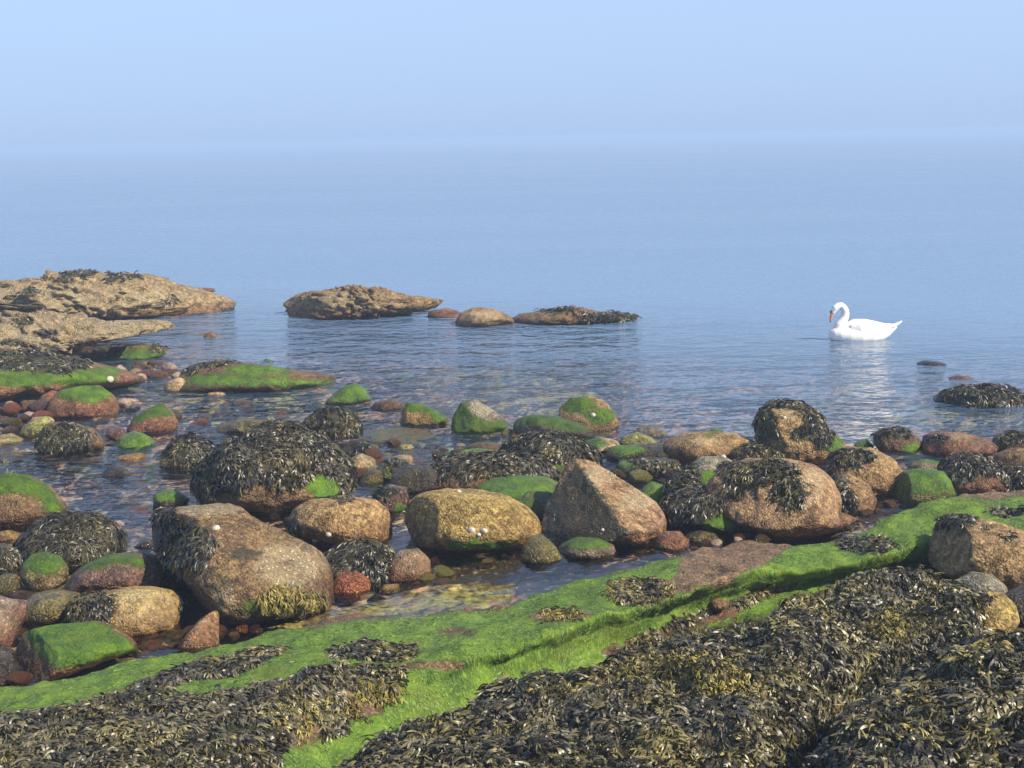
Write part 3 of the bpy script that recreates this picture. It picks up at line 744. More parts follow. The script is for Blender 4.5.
rock('flat rock half under green algae beside the lower shelf', [(108, 358), (112, 347), (130, 345), (150, 344), (168, 351), (160, 358), (135, 362)], 'olive', 'boulder', 'boulder', seed=13, alg=[('e', 140, 355, 26, 6)], weed=[('e', 158, 347, 12, 5), ('e', 115, 352, 8, 6)], wL=0.072, wW=0.0160, dens=900)
rock('long flat green boulder with pale barnacled top in the left bay', [(176, 387), (184, 372), (198, 362), (228, 360), (250, 363), (285, 370), (318, 376), (346, 383), (330, 388), (280, 393), (235, 391), (200, 391)],
     'brown', seed=14, T=.55, k=1.1, sub=6, alg=[[(176, 380), (200, 374), (240, 376), (346, 382), (330, 388), (250, 385), (200, 386)], ('e', 260, 369, 40, 5)], barn=[('e', 255, 368, 30, 4), ('e', 310, 380, 16, 4)], weed=[('e', 212, 364, 18, 4), ('e', 192, 369, 10, 6), ('e', 236, 362, 14, 2)], wL=0.072, wW=0.0160, dens=1920)
rock('tiny dark green rock in the bay above the green boulder', [(261, 363), (266, 358), (277, 362), (272, 364)], 'olive', 'stone', 'stone', seed=15, sub=3, algv=.8)
rock('small round tan boulder left of the long flat green one', [(163, 391), (166, 381), (180, 377), (192, 380), (196, 388), (190, 393), (170, 394)], 'cream', seed=16, sub=4, rcuts=1)
rock('flat yellow stone in the shallows right of the small tan boulder', [(206, 397), (209, 392), (222, 392), (228, 396), (218, 398)], 'cream', 'stone', 'stone', seed=17, sub=3)
rock('flat yellow stone touching the foot of the long green boulder', [(223, 394), (228, 389), (238, 389), (243, 393), (235, 395)], 'yellow', 'stone', 'stone', seed=18, sub=3)

# left shore
rock('red boulder with a bright green algae cap near the left edge', [(45, 415), (50, 400), (60, 389), (78, 386), (100, 386), (112, 395), (119, 408), (116, 417), (80, 420)], 'redbrown', seed=20, alg=[('e', 86, 394, 28, 9)], k=.8, cuts=[((.1, -.6, .8), .85)])
rock('rust brown rock leaning behind the green capped red boulder', [(36, 408), (40, 396), (52, 390), (66, 395), (62, 410), (48, 413)], 'redbrown', 'stone', 'rock', seed=21, sub=4)
rock('brown rock with a sloping green top right of the red boulder', [(125, 430), (135, 415), (150, 408), (163, 403), (172, 412), (178, 424), (174, 433), (150, 435), (132, 434)], 'redbrown', seed=22, alg=[[(125, 422), (140, 410), (162, 402), (172, 414), (150, 418), (135, 424)]], k=.9)
rock('dark red rock beside the submerged green stone', [(104, 436), (110, 427), (122, 427), (128, 436), (118, 443)], 'purple', 'stone', 'rock', seed=23, sub=4)
rock('low green stone half sunk below the brown sloping rock', [(112, 448), (120, 436), (135, 430), (150, 437), (160, 447), (140, 454), (122, 453)], 'olive', 'stone', 'rock', seed=24, sub=4, algv=.65, deep=.08)
rock('wrack covered flat rock left of the stream mouth', [(37, 448), (40, 430), (52, 421), (75, 423), (95, 431), (103, 442), (100, 453), (70, 455), (45, 454)], 'brown', seed=25, weed=[('e', 64, 439, 32, 17)], barn=[('e', 98, 442, 6, 8)], wL=0.065, wW=0.0096, dens=5600)
rock('tilted lime green slab behind the wrack covered flat rock', [(18, 434), (25, 424), (45, 416), (57, 420), (48, 430), (30, 440)], 'lime', 'stone', 'stone', seed=26, sub=4)
rock('pale yellow flat stone at the left edge of the shore', [(-20, 442), (-5, 435), (12, 434), (24, 442), (10, 447), (-15, 447)], 'cream', 'stone', 'stone', seed=27, sub=4, algv=.25)
rock('long flat grey pebble at the top of the left shingle', [(14, 402), (20, 394), (38, 392), (50, 397), (40, 404), (20, 406)], 'grey', 'stone', 'stone', seed=28, sub=4)
rock('low olive brown hump in the shallows left of the big weed boulder', [(213, 432), (222, 423), (245, 418), (266, 421), (276, 430), (250, 434), (225, 435)], 'olive', seed=29, T=.3, k=1.1)
rock('small black wrack dome in the shallows', [(159, 466), (166, 450), (178, 438), (195, 435), (208, 444), (214, 458), (205, 470), (180, 469)], 'dark', seed=30, weed=[('e', 187, 451, 30, 20)], wL=0.065, wW=0.0112, dens=5120)
rock('round dark olive stone in front of the small wrack dome', [(159, 468), (160, 458), (170, 454), (182, 458), (184, 466), (172, 471)], 'olive', 'stone', 'stone', seed=31, sub=4)
rock('dark grey stone in midstream with water sliding over it', [(98, 486), (101, 474), (112, 464), (124, 468), (136, 478), (130, 485), (112, 487)], 'dark', 'stone', 'stone', seed=32, sub=4, deep=.10)
rock('low tan stone lying in the stream above the grey one', [(114, 462), (120, 455), (140, 453), (150, 459), (140, 463)], 'yellow', 'stone', 'stone', seed=33, sub=4)
rock('small dark green stone where the stream narrows', [(153, 508), (154, 494), (164, 488), (178, 491), (190, 500), (184, 510), (165, 512)], 'dark', 'stone', 'stone', seed=34, alg=[('e', 170, 496, 16, 7)], sub=4)
rock('black stone tip poking from the stream beside the brown slab', [(133, 547), (142, 540), (154, 540), (160, 549), (148, 553)], 'dark', 'stone', 'stone', seed=35, sub=4)

# left foreground
rock('smooth brown boulder with green algae on top at the left edge', [(-35, 520), (-32, 490), (-15, 473), (10, 472), (32, 477), (48, 487), (58, 500), (65, 512), (55, 522), (20, 529), (-20, 529)], 'brown', seed=40, sub=6,
     alg=[[(-35, 495), (-10, 470), (20, 472), (50, 486), (66, 514), (50, 516), (38, 494), (20, 490), (-20, 500)]], rcuts=2)
rock('dome of black stringy wrack below the green topped boulder', [(17, 555), (25, 535), (45, 518), (70, 514), (95, 519), (113, 531), (121, 547), (112, 560), (70, 568), (35, 566)], 'dark', seed=41, sub=6, weed=[('e', 68, 540, 62, 34)], wL=0.086, wW=0.0080, dens=6720)
rock('round green boulder in front of the black wrack dome', [(20, 576), (24, 561), (34, 553), (48, 551), (60, 557), (68, 570), (66, 584), (50, 593), (30, 592)], 'olive', seed=42, alg=[('e', 42, 562, 24, 12)], barn=[('e', 54, 582, 12, 8)], rcuts=1)
rock('small olive stone left of the round green boulder', [(-6, 590), (-3, 577), (6, 572), (17, 575), (22, 588), (14, 595), (0, 596)], 'olive', 'stone', 'stone', seed=43, sub=4, algv=.2, rcuts=1)
rock('pale stone at the left edge under the wrack', [(-12, 540), (-5, 531), (10, 530), (24, 536), (14, 545)], 'yellow', 'stone', 'stone', seed=44, sub=4)
rock('dark weedy stone at the left edge beside the wrack dome', [(-20, 575), (-16, 552), (-2, 542), (14, 548), (22, 562), (12, 575)], 'dark', 'stone', 'rock', seed=45, weed=[('e', 0, 560, 22, 18)], wL=0.058, wW=0.0096)
rock('flat wet purple brown boulder with traces of green', [(62, 592), (72, 572), (88, 560), (112, 553), (145, 552), (160, 560), (180, 572), (190, 588), (170, 597), (110, 602), (75, 600)], 'purple', seed=46, T=.45, alg=[('e', 90, 562, 20, 8), ('e', 122, 557, 20, 5), ('e', 138, 563, 8, 4)], sub=6, nz=.03)
rock('flat olive wet stone behind the bright green slab', [(12, 622), (20, 604), (36, 592), (60, 590), (80, 596), (84, 612), (60, 626), (30, 630)], 'olive', seed=47, T=.35, nz=.03, rcuts=1)
rock('brown rock with white barnacles cut by the left edge', [(-55, 650), (-50, 612), (-25, 595), (0, 596), (14, 602), (30, 606), (26, 620), (14, 640), (5, 655), (-30, 660)], 'purple', seed=48, barn=[('e', 6, 602, 14, 8), ('e', 0, 625, 14, 18)], sub=5)
rock('dark rock below the barnacled rock at the left edge', [(-50, 690), (-45, 655), (-15, 645), (12, 652), (20, 675), (5, 692)], 'dark', 'boulder', seed=49)
rock('flat topped slab wholly covered in bright green algae', [(10, 672), (14, 645), (26, 627), (50, 623), (100, 623), (118, 632), (136, 649), (134, 658), (90, 668), (44, 680), (20, 684)], 'brown', seed=50, sub=6, T=.32, k=.9,
     alg=[[(22, 624), (60, 621), (104, 621), (138, 648), (134, 656), (100, 662), (56, 668), (40, 655), (26, 636)]], cuts=[((-.8, -.45, .05), .62), ((.05, -.55, .83), .70)], rcuts=0, nz=.03)
rock('yellow speckled boulder crusted with barnacles and wrack at its side', [(66, 618), (72, 602), (84, 592), (102, 592), (118, 587), (150, 588), (172, 594), (182, 603), (184, 622), (178, 634), (150, 640), (115, 640), (85, 630)], 'yellow', seed=51, sub=6,
     barn=[('e', 140, 596, 40, 9), ('e', 150, 615, 40, 20)], weed=[[(60, 628), (70, 600), (84, 588), (104, 590), (112, 600), (106, 625), (90, 632)], ('e', 182, 604, 4, 10)], wL=0.058, wW=0.0112, dens=5120)
rock('pointed pink rock wedged below the biggest boulder', [(172, 650), (186, 634), (198, 622), (212, 613), (220, 612), (219, 630), (218, 650), (195, 654)], 'pink', 'stone', 'rock', seed=52, rcuts=3, sub=4, cuts=[((.6, -.7, .2), .7)])
rock('small orange stone in the wet gap under the biggest boulder', [(233, 632), (236, 624), (244, 621), (251, 627), (247, 634)], 'orange', 'stone', 'stone', seed=53, sub=3)
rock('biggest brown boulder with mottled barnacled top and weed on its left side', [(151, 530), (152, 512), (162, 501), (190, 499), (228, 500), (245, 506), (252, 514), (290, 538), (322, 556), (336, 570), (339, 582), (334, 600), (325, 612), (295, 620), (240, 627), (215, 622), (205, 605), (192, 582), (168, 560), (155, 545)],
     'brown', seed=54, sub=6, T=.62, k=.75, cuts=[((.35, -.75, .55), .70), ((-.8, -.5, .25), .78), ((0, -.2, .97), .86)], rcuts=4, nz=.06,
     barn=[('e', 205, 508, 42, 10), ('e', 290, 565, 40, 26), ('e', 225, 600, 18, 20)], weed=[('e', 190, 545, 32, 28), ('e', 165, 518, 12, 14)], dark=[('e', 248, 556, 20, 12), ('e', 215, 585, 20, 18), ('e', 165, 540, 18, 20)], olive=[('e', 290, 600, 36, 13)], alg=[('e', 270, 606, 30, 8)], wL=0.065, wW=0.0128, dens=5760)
rock('big boulder heaped with black wrack and one green face', [(194, 490), (199, 468), (212, 452), (228, 440), (258, 430), (285, 427), (312, 435), (340, 450), (352, 470), (351, 490), (335, 502), (300, 508), (270, 516), (235, 508), (204, 502)],
     'brown', seed=55, sub=6, k=.5, cuts=[((.5, -.8, .1), .75)], weed=[[(190, 480), (210, 445), (260, 425), (320, 432), (356, 465), (354, 492), (340, 500), (338, 478), (315, 470), (295, 490), (275, 486), (262, 476), (235, 490), (200, 492)]], alg=[('e', 324, 486, 18, 14)], wL=0.072, wW=0.0144, dens=5760)
rock('weed covered dome behind the big wrack boulder', [(302, 436), (306, 420), (318, 410), (340, 408), (356, 415), (364, 430), (358, 440), (330, 440)], 'brown', seed=56, weed=[('e', 330, 422, 36, 18)], alg=[('e', 360, 434, 8, 6)], wL=0.065, wW=0.0112, dens=4800)
rock('low weedy shoulder between the two wrack domes', [(238, 448), (248, 430), (270, 422), (300, 424), (312, 438), (305, 450), (270, 452)], 'dark', seed=57, weed=[('e', 275, 435, 44, 18)], wL=0.065, wW=0.0112, dens=4800)

# middle
rock('small green algae cone in open shallows', [(322, 405), (330, 394), (345, 386), (356, 383), (366, 390), (371, 402), (350, 407)], 'olive', seed=60, alg=[('e', 350, 394, 22, 10)], algv=.3)
rock('low wet brown rock right of the green cone', [(368, 410), (374, 402), (392, 399), (404, 404), (404, 411), (385, 413)], 'brown', 'boulder', seed=61, sub=4, T=.2)
rock('wedge shaped yellow green rock in the shallows', [(400, 426), (402, 410), (408, 401), (424, 405), (440, 412), (449, 420), (444, 428), (420, 428)], 'yellow', seed=62, alg=[('e', 420, 406, 26, 6), ('e', 440, 416, 10, 6)], cuts=[((-.1, -.95, .2), .7)], rcuts=1)
rock('green skirted boulder with a pale barnacled crown', [(450, 430), (453, 414), (462, 402), (475, 399), (492, 409), (506, 420), (508, 431), (480, 436), (458, 434)], 'grey', seed=63, alg=[[(448, 436), (452, 410), (466, 402), (470, 414), (490, 422), (509, 420), (510, 438)]], barn=[('e', 480, 409, 18, 9)])
rock('long green capped boulder with a dark underside', [(514, 428), (518, 418), (532, 414), (555, 416), (578, 423), (593, 432), (592, 441), (570, 444), (540, 440), (520, 436)], 'dark', seed=64, T=.35, alg=[[(512, 424), (520, 412), (556, 413), (594, 430), (580, 433), (545, 426), (522, 426)]], k=.8)
rock('round olive boulder dotted with barnacles at the water edge', [(557, 424), (560, 408), (570, 398), (588, 395), (605, 401), (616, 414), (620, 426), (610, 432), (580, 434), (562, 431)], 'tan', seed=65, alg=[('e', 578, 404, 18, 9), ('e', 600, 416, 16, 8)], algv=.18, barn=[('e', 590, 414, 20, 10)])
rock('flat tan stone with a green side right of the long green boulder', [(576, 450), (584, 441), (600, 437), (616, 440), (623, 447), (610, 454), (590, 456)], 'cream', 'stone', 'boulder', seed=66, alg=[('e', 592, 443, 14, 6)], sub=4)
rock('smooth yellow green dome beside the tan stone', [(616, 446), (622, 436), (638, 432), (652, 437), (659, 446), (640, 450)], 'lime', 'stone', 'boulder', seed=67, sub=4, algv=.15, rcuts=0, nz=.02)
rock('low pale weedy rock behind the yellow green dome', [(628, 436), (640, 427), (655, 426), (668, 434), (660, 440)], 'grey', 'stone', 'boulder', seed=68, sub=4, algv=.2)
rock('long dark green boulder below the yellow dome', [(606, 456), (612, 446), (630, 445), (655, 443), (668, 450), (664, 462), (635, 466), (612, 463)], 'dark', seed=69, alg=[('e', 626, 449, 18, 6)], k=.7)
rock('long flat tan boulder lying behind the weedy pile', [(663, 456), (668, 440), (685, 433), (705, 431), (735, 434), (752, 440), (757, 447), (745, 458), (710, 463), (680, 466)], 'tan', seed=70, T=.4, barn=[('e', 700, 441, 36, 8)], alg=[('e', 712, 434, 12, 2)])
rock('small green stone peeping over the long tan boulder', [(706, 434), (712, 428), (722, 429), (726, 435), (716, 437)], 'olive', 'stone', 'stone', seed=71, sub=3, algv=.9)
rock('pale grey green rock draped with wrack on both sides', [(684, 488), (688, 468), (700, 456), (722, 456), (740, 464), (738, 484), (720, 492), (700, 494)], 'grey', seed=72, weed=[('e', 684, 474, 14, 18), ('e', 730, 468, 12, 10)], alg=[('e', 712, 480, 12, 10)], wL=0.065, wW=0.0144)
rock('olive weedy slab in front of the dark green boulder', [(612, 476), (620, 462), (645, 457), (675, 459), (684, 470), (670, 478), (640, 480)], 'dark', seed=73, T=.3, weed=[('e', 655, 463, 28, 6)], alg=[('e', 630, 464, 16, 5)], wL=0.050, wW=0.0112)
rock('bright green rounded rock right of the pyramid boulder', [(638, 500), (642, 488), (652, 481), (664, 485), (674, 494), (668, 503), (650, 505)], 'olive', seed=74, algv=.95, sub=4)
rock('dark weed draped rock behind the bright green one', [(662, 508), (668, 486), (680, 472), (694, 474), (702, 492), (694, 512)], 'dark', seed=75, weed=[('e', 684, 490, 22, 22)], wL=0.065, wW=0.0144)
rock('low boulder half black wrack and half bright green algae', [(660, 515), (668, 498), (690, 489), (720, 490), (745, 498), (764, 508), (770, 520), (764, 530), (730, 534), (700, 533), (672, 528)], 'dark', seed=76, sub=6, T=.4, weed=[[(658, 520), (668, 492), (700, 485), (735, 490), (745, 500), (720, 508), (700, 520), (675, 525)]],
     alg=[[(702, 522), (722, 508), (740, 498), (766, 508), (772, 524), (750, 530), (712, 530)]], wL=0.065, wW=0.0128, dens=5120)
rock('large pink boulder with red foot and wrack hanging down its middle', [(700, 500), (712, 478), (730, 464), (750, 458), (790, 458), (815, 464), (832, 478), (840, 498), (838, 515), (845, 526), (820, 535), (775, 540), (745, 530), (715, 515)], 'pink', seed=77, sub=6, T=.6,
     weed=[('e', 760, 472, 44, 14), ('e', 790, 490, 16, 22), ('e', 738, 482, 18, 14)], barn=[('e', 808, 490, 20, 20)], wL=0.072, wW=0.0144, dens=4800)
rock('low dark weedy rock left of the tall domed boulder', [(728, 470), (732, 452), (748, 445), (768, 447), (782, 456), (782, 468), (755, 474)], 'brown', seed=78, weed=[('e', 756, 456, 32, 14)], wL=0.058, wW=0.0112, dens=4160)
rock('tall domed boulder hung with a fan of black wrack', [(756, 440), (757, 418), (766, 406), (782, 401), (800, 404), (818, 414), (826, 430), (843, 440), (850, 452), (835, 462), (800, 468), (765, 462)], 'tan', seed=79, sub=6, T=.42,
     weed=[('e', 816, 430, 18, 18), ('e', 768, 424, 12, 18), [(760, 408), (775, 400), (800, 399), (815, 408), (825, 420), (806, 414), (785, 406)], ('e', 797, 434, 5, 8)], barn=[('e', 785, 415, 14, 10)], alg=[('e', 832, 442, 14, 10)], wL=0.072, wW=0.0128, dens=5760)
rock('oval tan boulder with a cap of wrack right of the domed one', [(826, 468), (832, 454), (848, 446), (870, 448), (890, 456), (904, 472), (905, 486), (895, 496), (870, 499), (845, 492), (830, 480)], 'tan', seed=80, sub=6, weed=[('e', 854, 456, 24, 9), ('e', 836, 466, 8, 6)], alg=[('e', 862, 448, 8, 2)], rcuts=2, wL=0.058, wW=0.0120, dens=5760)
rock('green topped stone behind the oval tan boulder', [(852, 450), (856, 441), (866, 438), (874, 446), (872, 453)], 'olive', 'stone', 'stone', seed=81, sub=3, algv=.6)
rock('pinkish boulder with a strip of wrack beside the oval one', [(826, 508), (828, 486), (836, 475), (852, 474), (868, 484), (877, 500), (872, 512), (850, 518), (832, 516)], 'tan', seed=82, weed=[[(832, 476), (842, 474), (856, 494), (856, 508), (842, 512), (836, 496)]], wL=0.050, wW=0.0120, dens=5760)
rock('flat tan stone at the foot of the large pink boulder', [(818, 520), (824, 512), (842, 512), (858, 518), (850, 526), (828, 528)], 'pink', 'stone', 'stone', seed=83, sub=4, T=.15)
rock('small rock with brown wrack on its crown near the far right pile', [(872, 446), (874, 434), (886, 427), (902, 428), (918, 436), (923, 446), (912, 455), (885, 456)], 'brown', seed=84, weed=[('e', 892, 433, 20, 7)], alg=[('e', 912, 448, 8, 6)], wL=0.058, wW=0.0120, dens=4800)
rock('long low reddish boulder dotted white at the right water edge', [(921, 450), (926, 436), (942, 432), (965, 433), (985, 438), (996, 446), (990, 454), (960, 460), (930, 460)], 'redbrown', seed=85, T=.3, barn=[('e', 955, 437, 24, 5)], weed=[('e', 938, 438, 12, 5)], wL=0.036, wW=0.0096)
rock('smooth brown rock cut by the right edge under weedy stones', [(990, 470), (996, 455), (1012, 448), (1040, 448), (1060, 460), (1050, 478), (1010, 482)], 'brown', seed=86)
rock('wrack capped stone at the right edge highest in the pile', [(992, 452), (998, 438), (1012, 433), (1035, 434), (1046, 446), (1040, 456), (1010, 457)], 'brown', seed=87, weed=[('e', 1014, 437, 22, 7)], barn=[('e', 1004, 447, 6, 4)], wL=0.058, wW=0.0120, dens=4800)
rock('dark weedy stone at the right edge behind the green ledge', [(1006, 490), (1008, 474), (1020, 468), (1045, 470), (1050, 490), (1025, 496)], 'dark', seed=88, weed=[('e', 1022, 480, 22, 14)], wL=0.058, wW=0.0120)
rock('reddish boulder with a thick wig of black wrack above the green ledge', [(938, 484), (942, 466), (955, 456), (975, 455), (995, 462), (1006, 475), (1010, 490), (990, 496), (955, 496)], 'redbrown', seed=89, sub=6, weed=[[(938, 474), (944, 458), (965, 450), (990, 455), (1004, 465), (1016, 488), (1008, 492), (996, 472), (980, 474), (965, 484)]], wL=0.058, wW=0.0128, dens=6720)
rock('pale green flat stone behind the dark green dome', [(906, 472), (912, 463), (926, 459), (942, 461), (946, 468), (930, 474)], 'grey', 'stone', 'stone', seed=90, sub=4, alg=[('e', 932, 460, 14, 4)])
rock('blunt dark green dome just behind the green ledge', [(894, 500), (895, 484), (903, 472), (920, 468), (942, 470), (950, 480), (955, 494), (940, 504), (908, 507)], 'olive', seed=91, algv=.45, alg=[('e', 932, 480, 26, 14)], cuts=[((-.8, -.5, .1), .8)], rcuts=2)
rock('shadowed boulder with weedy crown at the right edge on the green ledge', [(927, 565), (929, 540), (935, 524), (950, 519), (975, 519), (1005, 524), (1040, 536), (1075, 552), (1080, 580), (1040, 594), (990, 590), (950, 580)], 'tan', seed=92, sub=6, T=.42, z0=.12, cuts=[((-.85, -.5, .1), .72)], rcuts=2,
     weed=[('e', 955, 522, 24, 7), ('e', 985, 528, 6, 4), ('e', 1010, 538, 8, 5)], wL=0.050, wW=0.0112, dens=5760)
rock('blue grey stone in the shade under the right edge boulder', [(956, 596), (958, 580), (972, 572), (992, 574), (1006, 586), (1008, 600), (980, 606)], 'grey', 'stone', 'stone', seed=93, z0=.14, rcuts=1, sub=4)
rock('smooth olive tan boulder half buried by foreground wrack', [(968, 632), (972, 604), (985, 592), (1002, 592), (1015, 604), (1019, 620), (1010, 636), (985, 642)], 'yellow', seed=94, z0=.16, rcuts=1, nz=.02, weed=[('e', 984, 600, 12, 8)], wL=0.043, wW=0.0096)
rock('dark rock in the shadow at the right edge', [(1000, 622), (1004, 596), (1020, 585), (1050, 590), (1060, 620), (1030, 632)], 'dark', seed=95, z0=.14)

rock('yellow speckled loaf shaped boulder carrying pale limpets', [(404, 520), (406, 502), (420, 491), (445, 488), (480, 489), (508, 496), (528, 508), (540, 522), (541, 538), (525, 548), (490, 553), (450, 553), (418, 547)], 'yellow', seed=96, dark=[[(404, 550), (403, 505), (412, 505), (424, 530), (430, 552)]], sub=6, T=.5, cuts=[((-.85, -.5, .0), .82)], rcuts=1, nz=.035,  # dark mask paints shade into the left end
     barn=[('e', 470, 492, 24, 3)], alg=[('e', 480, 545, 40, 5)])
rock('rounded tan boulder left of the loaf shaped one', [(288, 522), (294, 506), (312, 498), (350, 497), (378, 501), (390, 514), (392, 535), (384, 546), (350, 548), (318, 540), (296, 534)], 'tan', seed=97, sub=6, T=.42, rcuts=2, nz=.03, weed=[('e', 342, 498, 16, 4), ('e', 292, 530, 12, 14)], wL=0.043, wW=0.0096)
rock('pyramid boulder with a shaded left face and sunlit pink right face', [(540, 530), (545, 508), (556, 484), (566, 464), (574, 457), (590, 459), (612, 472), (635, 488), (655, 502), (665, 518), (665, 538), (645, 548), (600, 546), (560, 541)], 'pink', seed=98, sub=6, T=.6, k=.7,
     cuts=[((-.62, -.70, .12), .42), ((.42, -.55, .72), .50)], rcuts=1, nz=.05, barn=[('e', 600, 475, 24, 12), ('e', 640, 500, 22, 14)], algv=.12, dark=[[(536, 530), (556, 478), (570, 460), (584, 462), (600, 488), (618, 512), (634, 532), (640, 550), (560, 552)]])  # dark mask paints deeper shade over the brown left face
rock('flat green algae rock between the loaf and pyramid boulders', [(470, 502), (476, 486), (492, 478), (520, 475), (548, 477), (562, 486), (552, 505), (520, 512), (490, 508)], 'olive', seed=99, T=.4, algv=.75, k=1.0)
rock('dark green round rock in the shade of the pyramid boulder', [(513, 516), (516, 500), (530, 490), (546, 492), (554, 505), (548, 520), (528, 524)], 'olive', seed=100, algv=.6, sub=4)
rock('dark brown wet rock above the loaf shaped boulder', [(388, 486), (394, 470), (408, 464), (430, 466), (444, 478), (446, 490), (420, 496), (398, 494)], 'dark', seed=101)
rock('grey brown rock wedged under the dark wet one', [(370, 508), (376, 492), (390, 484), (408, 488), (410, 505), (398, 516), (380, 514)], 'purple', seed=102, weed=[('e', 384, 492, 14, 8)], wL=0.050, wW=0.0120, alg=[('e', 400, 510, 8, 6)])
rock('weed draped green rock left of the dark brown wet one', [(374, 484), (378, 466), (392, 458), (408, 460), (412, 474), (400, 484)], 'olive', seed=103, weed=[('e', 394, 464, 18, 7)], algv=.4, wL=0.050, wW=0.0120)
rock('long low reef of shaggy black wrack behind the loaf boulder', [(430, 486), (436, 462), (460, 455), (500, 454), (535, 458), (556, 470), (560, 488), (530, 494), (470, 496)], 'tan', seed=104, sub=6, T=.5, k=1.0, weed=[[(425, 480), (436, 458), (470, 452), (520, 452), (560, 466), (562, 480), (530, 476), (500, 480), (460, 474)]], wL=0.072, wW=0.0144, dens=4800)
rock('mound of olive brown wrack below the long green boulder', [(498, 462), (504, 444), (520, 436), (545, 434), (575, 440), (598, 452), (594, 470), (560, 478), (520, 474)], 'brown', seed=105, sub=6, T=.5, k=1.0, weed=[('e', 548, 454, 60, 26)], wL=0.072, wW=0.0144, dens=4800)
rock('low green hump in front of the olive wrack mound', [(534, 482), (538, 468), (552, 463), (570, 466), (574, 480), (556, 486)], 'olive', seed=106, algv=.45, sub=4)
rock('small orange stone left of the olive wrack mound', [(508, 440), (512, 434), (522, 434), (526, 440), (516, 443)], 'orange', 'stone', 'stone', seed=107, sub=3)
rock('long thin green rock lying in the shallows behind the reef', [(440, 456), (452, 450), (480, 448), (500, 452), (494, 459), (460, 461)], 'olive', 'stone', 'rock', seed=108, T=.2, algv=.75, sub=4)
rock('wet brown hump behind the long thin green rock', [(462, 450), (472, 443), (492, 442), (510, 448), (500, 454), (476, 455)], 'brown', 'stone', 'rock', seed=109, T=.2, algv=.2, sub=4)
rock('low lime stone alone in the channel', [(395, 450), (400, 444), (412, 444), (417, 450), (405, 453)], 'lime', 'stone', 'stone', seed=110, sub=3)
rock('weedy low rock right of the wrack dome', [(344, 456), (352, 446), (365, 441), (380, 447), (378, 458), (358, 460)], 'olive', seed=111, weed=[('e', 362, 448, 16, 6)], wL=0.050, wW=0.0112, sub=4)
rock('tan and green wet stone at the channel edge', [(346, 470), (350, 458), (362, 453), (376, 460), (377, 468), (362, 473)], 'cream', 'stone', 'stone', seed=112, sub=4, algv=.3)
rock('olive stone below the tan and green wet one', [(358, 484), (362, 474), (375, 468), (385, 474), (382, 484), (368, 487)], 'olive', 'stone', 'stone', seed=113, sub=4, algv=.2)

rock('olive boulder streaked with brown weed beside the loaf boulder', [(518, 562), (522, 546), (532, 535), (542, 534), (554, 544), (563, 560), (550, 567), (530, 567)], 'olive', seed=114, algv=.25, rcuts=2)
rock('low green capped stone with a grey wet side', [(556, 552), (560, 542), (576, 537), (598, 538), (614, 545), (617, 556), (600, 561), (570, 560)], 'grey', 'boulder', seed=115, alg=[('e', 584, 542, 30, 7)], T=.25)
rock('small brown boulder at the foot of the pyramid boulder', [(652, 550), (655, 537), (665, 531), (680, 531), (689, 540), (689, 550), (672, 554)], 'redbrown', 'stone', 'stone', seed=116, sub=4, rcuts=1)
rock('flat olive stone right of the small brown boulder', [(682, 544), (686, 534), (700, 530), (715, 533), (720, 540), (706, 546)], 'olive', 'stone', 'stone', seed=117, sub=4)
rock('bushy black wrack clump in front of the rounded tan boulder', [(322, 570), (328, 552), (345, 543), (370, 541), (390, 550), (396, 570), (385, 584), (355, 586), (332, 580)], 'dark', seed=118, weed=[('e', 358, 563, 46, 28)], wL=0.065, wW=0.0104, dens=6720)
rock('barnacle crusted red stone right of the wrack clump', [(384, 582), (388, 562), (400, 550), (418, 548), (430, 560), (432, 574), (415, 582), (396, 586)], 'redbrown', seed=119, barn=[('e', 410, 562, 24, 16)])
rock('smooth orange red stone below the wrack clump', [(330, 596), (333, 580), (342, 571), (358, 572), (370, 580), (372, 592), (355, 598)], 'orange', 'stone', 'stone', seed=120, sub=4, rcuts=1, nz=.02)
rock('yellow wet stone at the edge of the rock pool', [(376, 592), (384, 584), (398, 584), (402, 591), (390, 595)], 'yellow', 'stone', 'stone', seed=121, sub=3)
rock('pink tan pebble lodged in the crack of the green ledge', [(708, 608), (711, 600), (720, 598), (729, 601), (728, 608), (718, 611)], 'pink', 'stone', 'stone', seed=122, sub=3, z0=.10)

# ------------------------------------------------------------------ slabs just under the water
slab('broad olive slab just under the pool surface by the green ledge', [(225, 640), (300, 622), (380, 602), (430, 590), (480, 583), (520, 582), (510, 596), (470, 618), (400, 622), (330, 630)], -.052, .045, 'pool', seed=1, nz=.3)
slab('green and brown flat rock awash left of the wedge rock', [(355, 444), (370, 434), (400, 431), (430, 434), (445, 442), (420, 450), (380, 450)], -.05, .07, 'redbrown', seed=2, alg=.42)
slab('red sandstone bed under the shallows beyond the wedge rock', [(430, 412), (480, 392), (560, 388), (600, 396), (560, 410), (520, 414), (470, 410)], -.16, .09, 'pool', seed=3)
slab('submerged red flat rock right of the long green boulder', [(380, 384), (430, 372), (520, 374), (560, 380), (520, 388), (430, 388)], -.22, .10, 'pool', seed=4)
slab('submerged red flat rock before the domed boulder', [(860, 420), (900, 408), (990, 408), (1040, 415), (1040, 426), (940, 428)], -.16, .09, 'pool', seed=5)
slab('submerged brown slab at the mouth of the stream', [(225, 446), (180, 420), (230, 404), (300, 402), (320, 408), (280, 416)], -.15, .08, 'pool', seed=6)
slab('submerged pink slab in the left bay', [(120, 410), (180, 398), (260, 396), (300, 400), (250, 406), (170, 412)], -.14, .07, 'pool', seed=7)
